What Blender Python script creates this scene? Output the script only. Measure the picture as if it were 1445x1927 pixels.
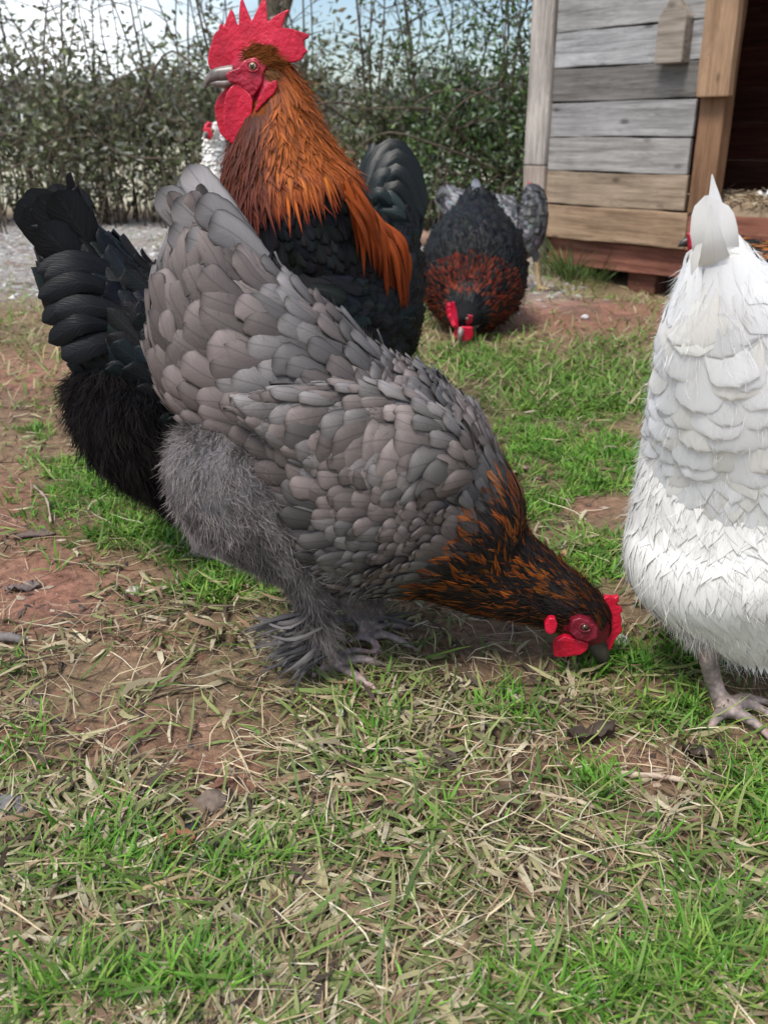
import bpy, bmesh, math, random
import numpy as np
from mathutils import Vector, Matrix
random.seed(5); rng = np.random.default_rng(11)
scn = bpy.context.scene; COL = scn.collection
for o in list(bpy.data.objects): bpy.data.objects.remove(o)
# ------------------------------------------------------------------ camera, sky, sun, exposure
FPX, IW, IH, CH, PITCH = 1690., 1445., 1927., .56, math.radians(22.7)
cam = bpy.data.cameras.new('camera'); camo = bpy.data.objects.new('camera', cam); COL.objects.link(camo)
camo.location = (0, 0, CH); camo.rotation_euler = (math.pi/2 - PITCH, 0, 0)
cam.sensor_fit = 'VERTICAL'; cam.sensor_height = 36; cam.lens = 36*FPX/IH
cam.clip_start = .02; cam.clip_end = 2000
cam.dof.use_dof = True; cam.dof.focus_distance = .92; cam.dof.aperture_fstop = cam.lens/3.2
scn.camera = camo
scn.cycles.max_bounces = 6; scn.cycles.diffuse_bounces = 3; scn.cycles.glossy_bounces = 2; scn.cycles.transmission_bounces = 2
SUN_EL, SUN_AZ = math.radians(60), math.radians(220)      # azimuth clockwise from +Y: behind the camera, to its left
w = bpy.data.worlds.new('World'); scn.world = w; w.use_nodes = True
nt = w.node_tree; nt.nodes.clear()
def N(t, ty, **k):
    n = t.nodes.new(ty)
    for a, b in k.items(): setattr(n, a, b)
    return n
sky = N(nt, 'ShaderNodeTexSky', sky_type='NISHITA', sun_disc=False, sun_elevation=SUN_EL, sun_rotation=SUN_AZ, air_density=1.0, dust_density=1.3, ozone_density=1.5)
tc = N(nt, 'ShaderNodeTexCoord'); mp = N(nt, 'ShaderNodeMapping'); mp.inputs['Scale'].default_value = (1.2, 1.2, 3.5)
cl = N(nt, 'ShaderNodeTexNoise'); cl.inputs['Scale'].default_value = 2.2; cl.inputs['Detail'].default_value = 7
cr = N(nt, 'ShaderNodeValToRGB'); cr.color_ramp.elements[0].position = .47; cr.color_ramp.elements[1].position = .72
mx = N(nt, 'ShaderNodeMix', data_type='RGBA'); mx.inputs['B'].default_value = (12., 12.3, 12.7, 1)
bg = N(nt, 'ShaderNodeBackground'); bg.inputs['Strength'].default_value = .068
wo = N(nt, 'ShaderNodeOutputWorld'); lk = nt.links.new
lk(tc.outputs['Generated'], mp.inputs['Vector']); lk(mp.outputs[0], cl.inputs['Vector']); lk(cl.outputs[0], cr.inputs[0])
lk(cr.outputs[0], mx.inputs['Factor']); lk(sky.outputs[0], mx.inputs['A']); lk(mx.outputs['Result'], bg.inputs[0]); lk(bg.outputs[0], wo.inputs[0])
sl = bpy.data.lights.new('sun', 'SUN'); sl.energy = 1.5; sl.angle = math.radians(18); sl.color = (1, .96, .9)
so = bpy.data.objects.new('sun', sl); COL.objects.link(so)
sdir = Vector((math.sin(SUN_AZ)*math.cos(SUN_EL), math.cos(SUN_AZ)*math.cos(SUN_EL), math.sin(SUN_EL)))
so.rotation_euler = sdir.to_track_quat('Z', 'Y').to_euler(); so.location = (0, 0, 6)
scn.view_settings.view_transform = 'Standard'; scn.view_settings.look = 'None'
scn.view_settings.exposure = 1.3; scn.view_settings.gamma = 1
# ------------------------------------------------------------------ measuring helpers
def ray(x, y):
    a = (x-IW/2)/FPX; b = -(y-IH/2)/FPX
    return np.array([a, math.cos(PITCH)+b*math.sin(PITCH), -math.sin(PITCH)+b*math.cos(PITCH)])
def P(x, y, Y): r = ray(x, y); return np.array([0, 0, CH])+r*(Y/r[1])
def MPP(x, y, Y): return (Y/ray(x, y)[1])/FPX                  # metres per photo pixel there
def proj(p):
    p = np.asarray(p, float); d = p-np.array([0, 0, CH])
    z = d[..., 1]*math.cos(PITCH)-d[..., 2]*math.sin(PITCH); v = d[..., 1]*math.sin(PITCH)+d[..., 2]*math.cos(PITCH)
    z = np.maximum(z, .01)
    return IW/2+d[..., 0]/z*FPX, IH/2-v/z*FPX
_perm = rng.random((256, 256))
def vn(x, y):
    x = np.asarray(x, float); y = np.asarray(y, float); xi = np.floor(x).astype(int); yi = np.floor(y).astype(int)
    fx = x-xi; fy = y-yi; fx = fx*fx*(3-2*fx); fy = fy*fy*(3-2*fy)
    g = lambda i, j: _perm[(xi+i) % 256, (yi+j) % 256]
    return (g(0, 0)*(1-fx)+g(1, 0)*fx)*(1-fy)+(g(0, 1)*(1-fx)+g(1, 1)*fx)*fy
def fbm(x, y, o=4):
    s = 0; a = .5
    for k in range(o): s = s+a*vn(x*2**k+17*k, y*2**k+31*k); a *= .5
    return s
def gz(x, y):                                                  # height of the ground
    x = np.asarray(x, float); y = np.asarray(y, float)
    fade = np.clip((9-y)/6, 0, 1)
    z = fade*((fbm(x*2.2, y*2.2)-.47)*.02+(fbm(x*11+5, y*11)-.47)*.012+(fbm(x*45, y*45, 2)-.37)*.005)
    return z-.11*np.exp(-((x-1.12)**2+(y-3.95)**2)/.42**2)
def G(x, y):
    r = ray(x, y); p = np.array([0, 0, CH])+r*(-CH/r[2])
    for _ in range(4): p = np.array([0, 0, CH])+r*((float(gz(p[0], p[1]))-CH)/r[2])
    return p
# ------------------------------------------------------------------ object helpers
def link(o, parent=None):
    COL.objects.link(o)
    if parent is not None:
        o.parent = parent; m = Matrix.Translation(parent.location)
        if parent.parent is not None: m = Matrix.Translation(parent.parent.location)@m if False else m
        o.matrix_parent_inverse = m.inverted()
    return o
def mk(name, V, F, mat, parent=None, col=None, uv=None, smooth=True, kind=None, label=None, cat=None, group=None, mi=None):
    V = np.asarray(V, np.float32).reshape(-1, 3); F = np.asarray(F, np.int32); k = F.shape[1]; n = len(F)
    me = bpy.data.meshes.new(name); me.vertices.add(len(V)); me.vertices.foreach_set('co', V.ravel())
    me.loops.add(n*k); me.loops.foreach_set('vertex_index', F.ravel())
    me.polygons.add(n); me.polygons.foreach_set('loop_start', np.arange(n, dtype=np.int32)*k)
    me.polygons.foreach_set('use_smooth', np.full(n, smooth))
    for m in (mat if isinstance(mat, (list, tuple)) else [mat]): me.materials.append(m)
    if mi is not None: me.polygons.foreach_set('material_index', np.asarray(mi, np.int32))
    if uv is not None:
        l = me.uv_layers.new(name='UVMap'); l.data.foreach_set('uv', np.asarray(uv, np.float32).reshape(-1, 2)[F.ravel()].ravel())
    if col is not None:
        a = me.color_attributes.new('Col', 'FLOAT_COLOR', 'POINT'); c = np.asarray(col, np.float32).reshape(-1, 3)
        a.data.foreach_set('color', np.concatenate([c, np.ones((len(c), 1), np.float32)], 1).ravel())
    me.update(calc_edges=True); me.validate()
    o = bpy.data.objects.new(name, me); link(o, parent); tag(o, label, cat, group, kind)
    return o
def tag(o, label=None, cat=None, group=None, kind=None):
    for k, v in (('label', label), ('category', cat), ('group', group), ('kind', kind)):
        if v: o[k] = v
    return o
def empty(name, loc, label, cat, group=None):
    o = bpy.data.objects.new(name, None); o.empty_display_size = .05; o.location = [float(v) for v in loc]
    COL.objects.link(o); return tag(o, label, cat, group)
def nrm(v): return v/np.maximum(np.linalg.norm(v, axis=-1, keepdims=True), 1e-9)
def grid_faces(nv, nu, closed=False):
    i = np.arange(nv-1)[:, None]; j = np.arange(nu if closed else nu-1)[None, :]
    a = i*nu+j; b = i*nu+(j+1) % nu
    return np.stack([a, b, b+nu, a+nu], -1).reshape(-1, 4)
def many(F, n, stride): return (F[None]+(np.arange(n)*stride)[:, None, None]).reshape(-1, F.shape[1])
def catmull(pts, n):
    pts = np.asarray(pts, float); u = np.r_[0, np.cumsum(np.maximum(np.linalg.norm(np.diff(pts[:, :3], axis=0), axis=1), 1e-6))]
    m = np.gradient(pts, u, axis=0); q = np.linspace(0, u[-1], n)
    i = np.clip(np.searchsorted(u, q, side='right')-1, 0, len(u)-2); hh = (u[i+1]-u[i])[:, None]; t = ((q-u[i])[:, None])/hh
    return (2*t**3-3*t**2+1)*pts[i]+(t**3-2*t**2+t)*hh*m[i]+(-2*t**3+3*t**2)*pts[i+1]+(t**3-t**2)*hh*m[i+1]
def tube(pts, rad, k=7, n=None):
    pts = np.asarray(pts, float); rad = np.asarray(rad, float)
    if n: a = catmull(np.c_[pts, rad], n); pts, rad = a[:, :3], a[:, 3]
    T = nrm(np.gradient(pts, axis=0)); ref = np.where(np.abs(T[:, 2:3]) > .9, [[1, 0, 0]], [[0, 0, 1]])
    A = nrm(np.cross(T, ref)); B = np.cross(T, A); th = np.arange(k)/k*2*np.pi
    V = pts[:, None]+rad[:, None, None]*(A[:, None]*np.cos(th)[None, :, None]+B[:, None]*np.sin(th)[None, :, None])
    V = np.concatenate([V.reshape(-1, 3), pts[:1], pts[-1:]]); F = grid_faces(len(pts), k, True); j = np.arange(k); e = len(V)-2; o = (len(pts)-1)*k
    c0 = np.stack([(j+1) % k, j, np.full(k, e), np.full(k, e)], 1); c1 = np.stack([o+j, o+(j+1) % k, np.full(k, e+1), np.full(k, e+1)], 1)
    return V, F, np.concatenate([c0, c1])[:, :3]
def tri(F): return np.concatenate([F[:, [0, 1, 2]], F[:, [0, 2, 3]]]) if F.shape[1] == 4 else F
def join(parts):                                               # [(V,F[,col])] -> one triangle soup
    V = []; F = []; o = 0
    for p in parts: V.append(p[0]); F.append(tri(p[1])+o); o += len(p[0])
    return np.concatenate(V), np.concatenate(F)
def tubet(pts, rad, k=7, n=None):
    V, F, c = tube(pts, rad, k, n); return V, np.concatenate([tri(F), c])
def box(sx, sy, sz, bev=.004):
    bm = bmesh.new(); bmesh.ops.create_cube(bm, size=1)
    for v in bm.verts: v.co = Vector((v.co.x*sx, v.co.y*sy, v.co.z*sz))
    if bev: bmesh.ops.bevel(bm, geom=bm.edges[:], offset=bev, segments=2, affect='EDGES', profile=.6)
    return bm
def bmobj(name, bm, mat, parent=None, loc=None, rot=None, color=None, smooth=False, **k):
    me = bpy.data.meshes.new(name); bm.to_mesh(me); bm.free(); me.materials.append(mat)
    if smooth:
        for p in me.polygons: p.use_smooth = True
    o = bpy.data.objects.new(name, me); link(o, parent)
    if loc is not None: o.location = [float(v) for v in loc]
    if rot is not None: o.rotation_euler = rot
    if color is not None: o.color = (*color, 1)
    return tag(o, **k)
# ------------------------------------------------------------------ materials
def mat(name, rough=.6, spec=.4):
    m = bpy.data.materials.new(name); m.use_nodes = True; t = m.node_tree; b = t.nodes['Principled BSDF']
    b.inputs['Roughness'].default_value = rough; b.inputs['Specular IOR Level'].default_value = spec
    return m, t, b, t.links.new
def math_(t, op, a, b=None, c=None):
    n = N(t, 'ShaderNodeMath', operation=op)
    for i, v in enumerate((a, b, c)):
        if v is None: continue
        if isinstance(v, (int, float)): n.inputs[i].default_value = v
        else: t.links.new(v, n.inputs[i])
    return n.outputs[0]
def mixc(t, f, a, b, bt='MIX'):
    n = N(t, 'ShaderNodeMix', data_type='RGBA', blend_type=bt)
    for s, v in (('Factor', f), ('A', a), ('B', b)):
        if isinstance(v, (int, float)): n.inputs[s].default_value = v
        elif isinstance(v, tuple): n.inputs[s].default_value = (*v, 1)
        else: t.links.new(v, n.inputs[s])
    return n.outputs['Result']
def noise_(t, scale, detail=4, vec=None, rough=.55):
    n = N(t, 'ShaderNodeTexNoise'); n.inputs['Scale'].default_value = scale; n.inputs['Detail'].default_value = detail; n.inputs['Roughness'].default_value = rough
    if vec is not None: t.links.new(vec, n.inputs['Vector'])
    return n.outputs[0]
def ramp_(t, f, stops):
    n = N(t, 'ShaderNodeValToRGB'); r = n.color_ramp
    while len(r.elements) < len(stops): r.elements.new(.5)
    for e, (p, c) in zip(r.elements, stops): e.position = p; e.color = (*c, 1) if isinstance(c, tuple) else (c, c, c, 1)
    t.links.new(f, n.inputs[0]); return n.outputs[0]
def bump_(t, h, strength, dist, b):
    n = N(t, 'ShaderNodeBump'); n.inputs['Strength'].default_value = strength; n.inputs['Distance'].default_value = dist
    t.links.new(h, n.inputs['Height']); t.links.new(n.outputs[0], b.inputs['Normal'])
def colattr(t): n = N(t, 'ShaderNodeVertexColor'); n.layer_name = 'Col'; return n.outputs[0]
def feather_mat(name, rim, rimw, shaft, rough=.55, spec=.3, streak=.25, sheen=0, bmp=.35, freq=26.):
    """rim: multiplier on the vane's edge; rimw: power (higher = thinner); shaft: multiplier along the quill"""
    m, t, b, L = mat(name, rough, spec)
    uv = N(t, 'ShaderNodeUVMap'); uv.uv_map = 'UVMap'; sx = N(t, 'ShaderNodeSeparateXYZ'); L(uv.outputs[0], sx.inputs[0])
    e = math_(t, 'ABSOLUTE', math_(t, 'SUBTRACT', math_(t, 'MULTIPLY', sx.outputs[0], 2.), 1.))
    tip = math_(t, 'POWER', sx.outputs[1], rimw*1.5); sd = math_(t, 'POWER', e, rimw)
    r = math_(t, 'MAXIMUM', tip, sd)
    # barbs run from the quill outward and tipward: fine lines in (v - .35 e)
    geo = N(t, 'ShaderNodeNewGeometry'); cmb = N(t, 'ShaderNodeCombineXYZ')
    L(math_(t, 'MULTIPLY', math_(t, 'SUBTRACT', sx.outputs[1], math_(t, 'MULTIPLY', e, .3)), freq), cmb.inputs[0]); L(math_(t, 'MULTIPLY', e, 1.2), cmb.inputs[1])
    L(math_(t, 'MULTIPLY', geo.outputs['Random Per Island'], 50.), cmb.inputs[2])
    ba = noise_(t, 1.0, 3, cmb.outputs[0])
    g = ramp_(t, ba, [(.25, 1-streak), (.75, 1+streak)])
    c = mixc(t, 1., colattr(t), g, 'MULTIPLY')
    c = mixc(t, r, c, mixc(t, 1., c, (rim,)*3, 'MULTIPLY'))
    q = math_(t, 'LESS_THAN', e, .06)
    c = mixc(t, math_(t, 'MULTIPLY', q, .8), c, mixc(t, 1., c, (shaft,)*3, 'MULTIPLY'))
    L(c, b.inputs['Base Color']); bump_(t, ba, bmp, .002, b)
    if sheen: b.inputs['Sheen Weight'].default_value = sheen; b.inputs['Sheen Roughness'].default_value = .5
    return m
def vcol_mat(name, rough=.7, spec=.25, var=.2, sc=60, sheen=0, trans=0):
    m, t, b, L = mat(name, rough, spec)
    c = mixc(t, 1., colattr(t), ramp_(t, noise_(t, sc, 3), [(.3, 1-var), (.7, 1+var)]), 'MULTIPLY'); L(c, b.inputs['Base Color'])
    if sheen: b.inputs['Sheen Weight'].default_value = sheen
    if trans:
        tr = N(t, 'ShaderNodeBsdfTranslucent'); L(c, tr.inputs[0]); ms = N(t, 'ShaderNodeMixShader'); ms.inputs[0].default_value = trans
        L(b.outputs[0], ms.inputs[1]); L(tr.outputs[0], ms.inputs[2]); L(ms.outputs[0], t.nodes['Material Output'].inputs[0])
    return m
def plain(name, c1, c2, sc, rough=.7, spec=.3, bs=.3, bd=.003, detail=5, obj=True):
    m, t, b, L = mat(name, rough, spec); tcn = N(t, 'ShaderNodeTexCoord'); v = tcn.outputs['Object']
    n = noise_(t, sc, detail, v); L(ramp_(t, n, [(.3, c1), (.7, c2)]), b.inputs['Base Color']); bump_(t, n, bs, bd, b); return m
M = {}
M['grey_f'] = feather_mat('grey_feather', .10, 8, .72, .6, .2, .12, 0, .15, 45.)
M['black_f'] = feather_mat('black_feather', .4, 5, 1.6, .42, .12, .35)
M['sickle_f'] = feather_mat('sickle_feather', .5, 5, 1.8, .36, .2, .3)
M['hackle_f'] = feather_mat('hackle_feather', .6, 3, .6, .5, .22, .35)
M['white_f'] = feather_mat('white_feather', .90, 7, .93, .6, .2, .03, 0, .08, 40.)
M['fluff'] = vcol_mat('down_fluff', .85, .05, .1, 40, 0, .25)
M['skin_body'] = vcol_mat('under_plumage', .85, .1, .2, 60)
def skin(name, c1, c2, c3, sc):
    m, t, b, L = mat(name, .36, .45); v = N(t, 'ShaderNodeTexCoord').outputs['Object']
    n = noise_(t, sc, 4, v); n2 = noise_(t, 22, 3, v)
    c = ramp_(t, n2, [(.32, c1), (.52, c2), (.72, c3)]); c = mixc(t, .35, c, ramp_(t, n, [(.35, (.45,)*3), (.6, (1.15,)*3)]), 'MULTIPLY')
    L(c, b.inputs['Base Color']); n3 = noise_(t, sc*.3, 4, v, .5); bump_(t, mixc(t, .6, n, n3), .6, .0025, b); return m
M['comb'] = skin('red_comb_skin', (.40, .004, .022), (.58, .007, .036), (.66, .022, .06), 420)
M['face'] = skin('red_face_skin', (.26, .006, .02), (.42, .012, .04), (.5, .04, .07), 300)
M['face_d'] = skin('dusky_face_skin', (.10, .006, .014), (.19, .010, .026), (.30, .03, .06), 300)
def leg_mat():
    m, t, b, L = mat('scaly_leg', .55, .4); v = N(t, 'ShaderNodeTexCoord').outputs['Object']
    vo = N(t, 'ShaderNodeTexVoronoi'); vo.inputs['Scale'].default_value = 170; L(v, vo.inputs['Vector'])
    c = ramp_(t, noise_(t, 35, 4, v), [(.35, (.17, .14, .13)), (.55, (.38, .30, .27)), (.72, (.52, .33, .30))])
    c = mixc(t, .6, c, ramp_(t, vo.outputs[0], [(.1, (1.2,)*3), (.6, (.5,)*3)]), 'MULTIPLY'); L(c, b.inputs['Base Color']); bump_(t, vo.outputs[0], -.6, .003, b); return m
M['leg'] = leg_mat()
M['leg_y'] = plain('pale_yellow_leg', (.45, .32, .16), (.6, .45, .25), 60)
M['beak'] = plain('horn_beak', (.055, .045, .045), (.30, .25, .22), 55, .35, .5, .1, .001)
M['beak_d'] = plain('dark_beak', (.02, .018, .018), (.09, .075, .06), 60, .35, .5, .1, .001)
M['eye'] = vcol_mat('eye_gloss', .06, .8, .05, 200)
# ------------------------------------------------------------------ bird building
class Loft:
    def __init__(s, st, L, n=120):
        """st: rows (x, y, z, r_dorsal, r_ventral, r_side), running towards the head (or hip); L: the bird's left"""
        a = catmull(np.asarray(st, float), n); a[:, 3:] = np.maximum(a[:, 3:], .002)
        s.C = a[:, :3]; s.R = a[:, 3:]; T = nrm(np.gradient(s.C, axis=0)); s.U = nrm(np.cross(T, np.asarray(L, float)[None])); s.L = np.cross(s.U, T); s.T = T
        s.S = np.r_[0, np.cumsum(np.linalg.norm(np.diff(s.C, axis=0), axis=1))]; s.len = s.S[-1]
        s.A = np.concatenate([s.C, s.U, s.L, s.R], 1)
    def ev(s, S, TH):
        S, TH = np.broadcast_arrays(S, TH); q = np.clip(S, 0, s.len)
        A = np.stack([np.interp(q, s.S, s.A[:, k]) for k in range(12)], -1)
        C, U, L = A[..., :3], A[..., 3:6], A[..., 6:9]; c = np.cos(TH); r = np.where(c > 0, A[..., 9], A[..., 10])
        ex = S-q; C = C+np.where(ex < 0, ex, 0)[..., None]*s.T[0]+np.where(ex > 0, ex, 0)[..., None]*s.T[-1]
        return C+U*(r*c)[..., None]+L*(A[..., 11]*np.sin(TH))[..., None]
    def full(s, S, TH):
        p = s.ev(S, TH); e = .003; ds = s.ev(S+e, TH)-s.ev(S-e, TH); dt = s.ev(S, TH+.04)-s.ev(S, TH-.04)
        n = nrm(np.cross(dt, ds)); q = np.clip(S, 0, s.len)
        C = np.stack([np.interp(q, s.S, s.C[:, k]) for k in range(3)], -1)
        n = n*np.sign(np.sum(n*(p-C), -1, keepdims=True)+1e-9)
        return p, n, nrm(ds)
    def mesh(s, ns=70, k=28, grow=0):
        S = np.linspace(0, s.len, ns); th = np.arange(k)/k*2*np.pi; V = s.ev(S[:, None], th[None]).reshape(-1, 3)
        V = np.concatenate([V, s.C[:1], s.C[-1:]]); F = tri(grid_faces(ns, k, True)); j = np.arange(k); e = len(V)-2; o = (ns-1)*k
        return V, np.concatenate([F, np.stack([(j+1) % k, j, np.full(k, e)], 1), np.stack([o+j, o+(j+1) % k, np.full(k, e+1)], 1)])
def st_px(rows):
    """rows (px, py, depth Y, r[, r_side[, r_ventral]]) measured in the photograph at that depth -> loft stations in metres"""
    o = []
    for r in rows:
        m = MPP(r[0], r[1], r[2]); rs = r[4] if len(r) > 4 else r[3]*.85; rv = r[5] if len(r) > 5 else r[3]
        o.append([*P(r[0], r[1], r[2]), r[3]*m, rv*m, rs*m])
    return o
def fuse(name, meshes, voxel, mats, parent, basecol, region=None, smooth=4):
    V, F = join(meshes); tmp = mk('tmp', V, F, mats[0]); md = tmp.modifiers.new('r', 'REMESH'); md.mode = 'VOXEL'; md.voxel_size = voxel
    sm = tmp.modifiers.new('s', 'SMOOTH'); sm.iterations = smooth; sm.factor = .5
    dg = bpy.context.evaluated_depsgraph_get(); me = bpy.data.meshes.new_from_object(tmp.evaluated_get(dg)); old = tmp.data
    bpy.data.objects.remove(tmp); bpy.data.meshes.remove(old); me.name = name; me.materials.clear()
    for m in mats: me.materials.append(m)
    n = len(me.vertices); co = np.empty(n*3, np.float32); me.vertices.foreach_get('co', co); co = co.reshape(-1, 3)
    c = basecol(co) if callable(basecol) else np.tile(np.array(basecol, np.float32), (n, 1))
    a = me.color_attributes.new('Col', 'FLOAT_COLOR', 'POINT'); a.data.foreach_set('color', np.concatenate([c, np.ones((n, 1))], 1).astype(np.float32).ravel())
    pc = np.empty(len(me.polygons)*3, np.float32); me.polygons.foreach_get('center', pc)
    if region: me.polygons.foreach_set('material_index', region(pc.reshape(-1, 3)).astype(np.int32))
    me.polygons.foreach_set('use_smooth', np.ones(len(me.polygons), bool)); me.update()
    o = bpy.data.objects.new(name, me); return link(o, parent)
WID = {'round': lambda t: np.where(t < .72, .5+.5*np.sin(np.clip(t/.72, 0, 1)*np.pi/2), np.clip(1-np.clip((t-.72)/.281, 0, 1)**2.3, 0, 1)**.5),
       'square': lambda t: np.where(t < .8, .55+.45*np.sin(np.clip(t/.8, 0, 1)*np.pi/2), np.sqrt(np.clip(1-((t-.8)/.203)**2, 0, 1))),
       'point': lambda t: np.where(t < .4, .6+.4*np.sin(np.clip(t/.4, 0, 1)*np.pi/2), np.clip(1-((t-.4)/.6)**1.6, .03, 1))}
TV = {'round': np.array([0, .25, .5, .72, .85, .93, .98, 1.]), 'square': np.array([0, .2, .42, .62, .8, .9, .97, 1.]), 'point': np.array([0, .15, .35, .55, .72, .86, 1.])}
def feathers(lf, s0, th, L, W, shape='round', root=None, tip=None, edge=None, lift=(.001, .006), cup=.12, rot=.12, nu=5, tp=1.5, rotm=0., flow=-1, dome=0):
    """overlapping feathers that follow the loft's surface, lying tailward. Returns (V[n,k,3], col[n,k,3], uv[n,k,2], faces)"""
    n = len(s0); t = TV[shape][None, :, None]; e = np.linspace(-1, 1, nu)[None, None]; L = np.broadcast_to(L, n); W = np.broadcast_to(W, n)
    p0, _, _ = lf.full(s0, th); q = np.clip(s0, 0, lf.len); C = np.stack([np.interp(q, lf.S, lf.C[:, k]) for k in range(3)], -1)
    rl = np.maximum(np.linalg.norm(p0-C, axis=-1), .012)[:, None, None]
    rt = (rotm+rng.normal(0, rot, n))[:, None, None]; w = WID[shape](t)*(1+.05*rng.normal(size=(n, len(TV[shape]), 1)))
    a = t*L[:, None, None]; d = e*w*W[:, None, None]/2
    d = d*(1+.06*rng.normal(size=d.shape)*(t > .5))
    bend = rng.normal(0, .12, n)[:, None, None]
    ds = flow*(a*np.cos(rt)-d*np.sin(rt)); dl = d*np.cos(rt)+a*np.sin(rt)+bend*a*t
    p, nn, _ = lf.full(s0[:, None, None]+ds, th[:, None, None]+dl/rl)
    lf0 = lift[0]*(1+.4*rng.random(n))[:, None, None]; lf1 = lift[1]*(1+.5*rng.normal(size=n))[:, None, None]
    p = p+nn*(lf0+lf1*t**1.6-dome*W[:, None, None]*np.clip((t-.6)/.4, 0, 1)**2-cup*W[:, None, None]*e**2*(.3+.7*t))[..., None]
    root = np.broadcast_to(root, (n, 3)); tip = root if tip is None else np.broadcast_to(tip, (n, 3)); edge = None if edge is None else np.broadcast_to(edge, (n, 3))
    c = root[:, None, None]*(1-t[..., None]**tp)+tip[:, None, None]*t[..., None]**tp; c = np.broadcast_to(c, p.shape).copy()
    if edge is not None: f = (np.abs(e)**1.5*np.clip((t-.15)/.3, 0, 1))[..., None]; c = c*(1-f)+edge[:, None, None]*f
    uv = np.broadcast_to(np.stack([(e+1)/2+0*t, t+0*e], -1), (n, len(TV[shape]), nu, 2))
    return p.reshape(n, -1, 3), c.reshape(n, -1, 3), uv.reshape(n, -1, 2), grid_faces(len(TV[shape]), nu)
def emit(name, fe, mat_, parent, single=0, kind='stuff', pick=None):
    """the `single` largest / picked ones become objects of their own, the rest one joined part"""
    V, c, uv, F = fe; n = len(V); idx = np.arange(n); one = np.zeros(n, bool)
    if single and pick is not None: one[idx[pick][:single]] = True
    for i in idx[one]: mk('feather', V[i], F, mat_, parent, c[i], uv[i])
    r = ~one
    if r.any(): mk(name, V[r], many(F, r.sum(), V.shape[1]), mat_, parent, c[r], uv[r], kind=kind)
def rows(lf, f0, f1, size, th=(-math.pi, math.pi), pack=.72):
    """staggered rows between the fractions f0..f1; size(f) -> (L, W, exposure)"""
    s = lf.len*f0; S = []; TH = []; LL = []; WW = []; k = 0
    while s < lf.len*f1:
        L, W, ex = size(s/lf.len); R = [np.interp(s, lf.S, lf.R[:, i]) for i in range(3)]; r = max(.006, (R[0]+R[1])/4+R[2]/2); d = W*pack/r
        m = max(3, int((th[1]-th[0])/d)); a = th[0]+(np.arange(m)+.5*(k % 2)+.18*rng.normal(size=m))/m*(th[1]-th[0])
        S.append(s+ex*.22*rng.normal(size=m)); TH.append(a); LL.append(L*(1+.1*rng.normal(size=m))); WW.append(W*(1+.1*rng.normal(size=m))); s += ex; k += 1
    return [np.concatenate(v) for v in (S, TH, LL, WW)]
def strands(lf, n, f, th, L, w_, mixv, colfn, clump=10, sp=.5, down=0., nseg=4):
    """fine down: tapering ribbons. mixv = (tailward, outward) lean"""
    m = max(1, n//clump); cs = lf.len*(f[0]+(f[1]-f[0])*rng.random(m)); ct = th[0]+(th[1]-th[0])*rng.random(m); i = np.arange(n) % m
    S = cs[i]+rng.normal(0, .006, n); T = ct[i]+rng.normal(0, .07, n); p, nn, tg = lf.full(S, T)
    d0 = nrm(-tg*mixv[0]+nn*mixv[1]+nrm(rng.normal(size=(m, 3)))[i]*sp*.6+rng.normal(size=(n, 3))*sp*.35)
    Ln = L*(.6+.7*rng.random(n)); t = np.linspace(0, 1, nseg)
    side = nrm(np.cross(d0, rng.normal(size=(n, 3)))); curl = rng.normal(size=(n, 3))*.25
    pts = p[:, None]+Ln[:, None, None]*(d0[:, None]*t[None, :, None]+(curl[:, None]+np.array([0, 0, -down]))*t[None, :, None]**2)
    wd = w_*(1-t**1.5*.92)*.5
    V = np.stack([pts-side[:, None]*wd[None, :, None], pts+side[:, None]*wd[None, :, None]], 2).reshape(n, -1, 3)
    base = colfn(p, S/lf.len, T)*(.75+.5*rng.random((m, 1))[i])*(.85+.3*rng.random((n, 1)))
    c = np.repeat((base[:, None]*(.8+.35*t)[None, :, None]), 2, axis=1)
    return V, c, np.zeros((n, nseg*2, 2)), grid_faces(nseg, 2)
def ribbon(pts, W, shape, nh, root, tip=None, cup=.15, nv=14, nu=7, edge=None, ragged=.03):
    """one long feather along a 3-D spine; nh: the way its face looks"""
    a = catmull(pts, nv); t = np.linspace(0, 1, nv)**.8; a = np.stack([np.interp(t, np.linspace(0, 1, nv), a[:, k]) for k in range(3)], 1)
    T = nrm(np.gradient(a, axis=0)); sd = nrm(np.cross(T, np.asarray(nh, float)[None])); n = np.cross(sd, T); e = np.linspace(-1, 1, nu)
    w_ = WID[shape](t)*W/2*(1+ragged*rng.normal(size=nv)); w_[-1] = max(w_[-1], W*.02)
    V = a[:, None]+sd[:, None]*(e[None, :, None]*w_[:, None, None])-n[:, None]*(cup*np.abs(e)[None, :, None]**1.5*w_[:, None, None])
    root = np.asarray(root, float); tip = root if tip is None else np.asarray(tip, float)
    c = root[None, None]*(1-t[:, None, None])+tip[None, None]*t[:, None, None]+np.zeros((nv, nu, 3))
    if edge is not None: f = np.abs(e)[None, :, None]**2; c = c*(1-f)+np.asarray(edge)[None, None]*f
    uv = np.stack(np.broadcast_arrays((e[None]+1)/2, t[:, None]), -1)
    return V.reshape(-1, 3), c.reshape(-1, 3), uv.reshape(-1, 2), grid_faces(nv, nu)
def pxs(rows_): return np.array([P(*r) for r in rows_])
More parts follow.
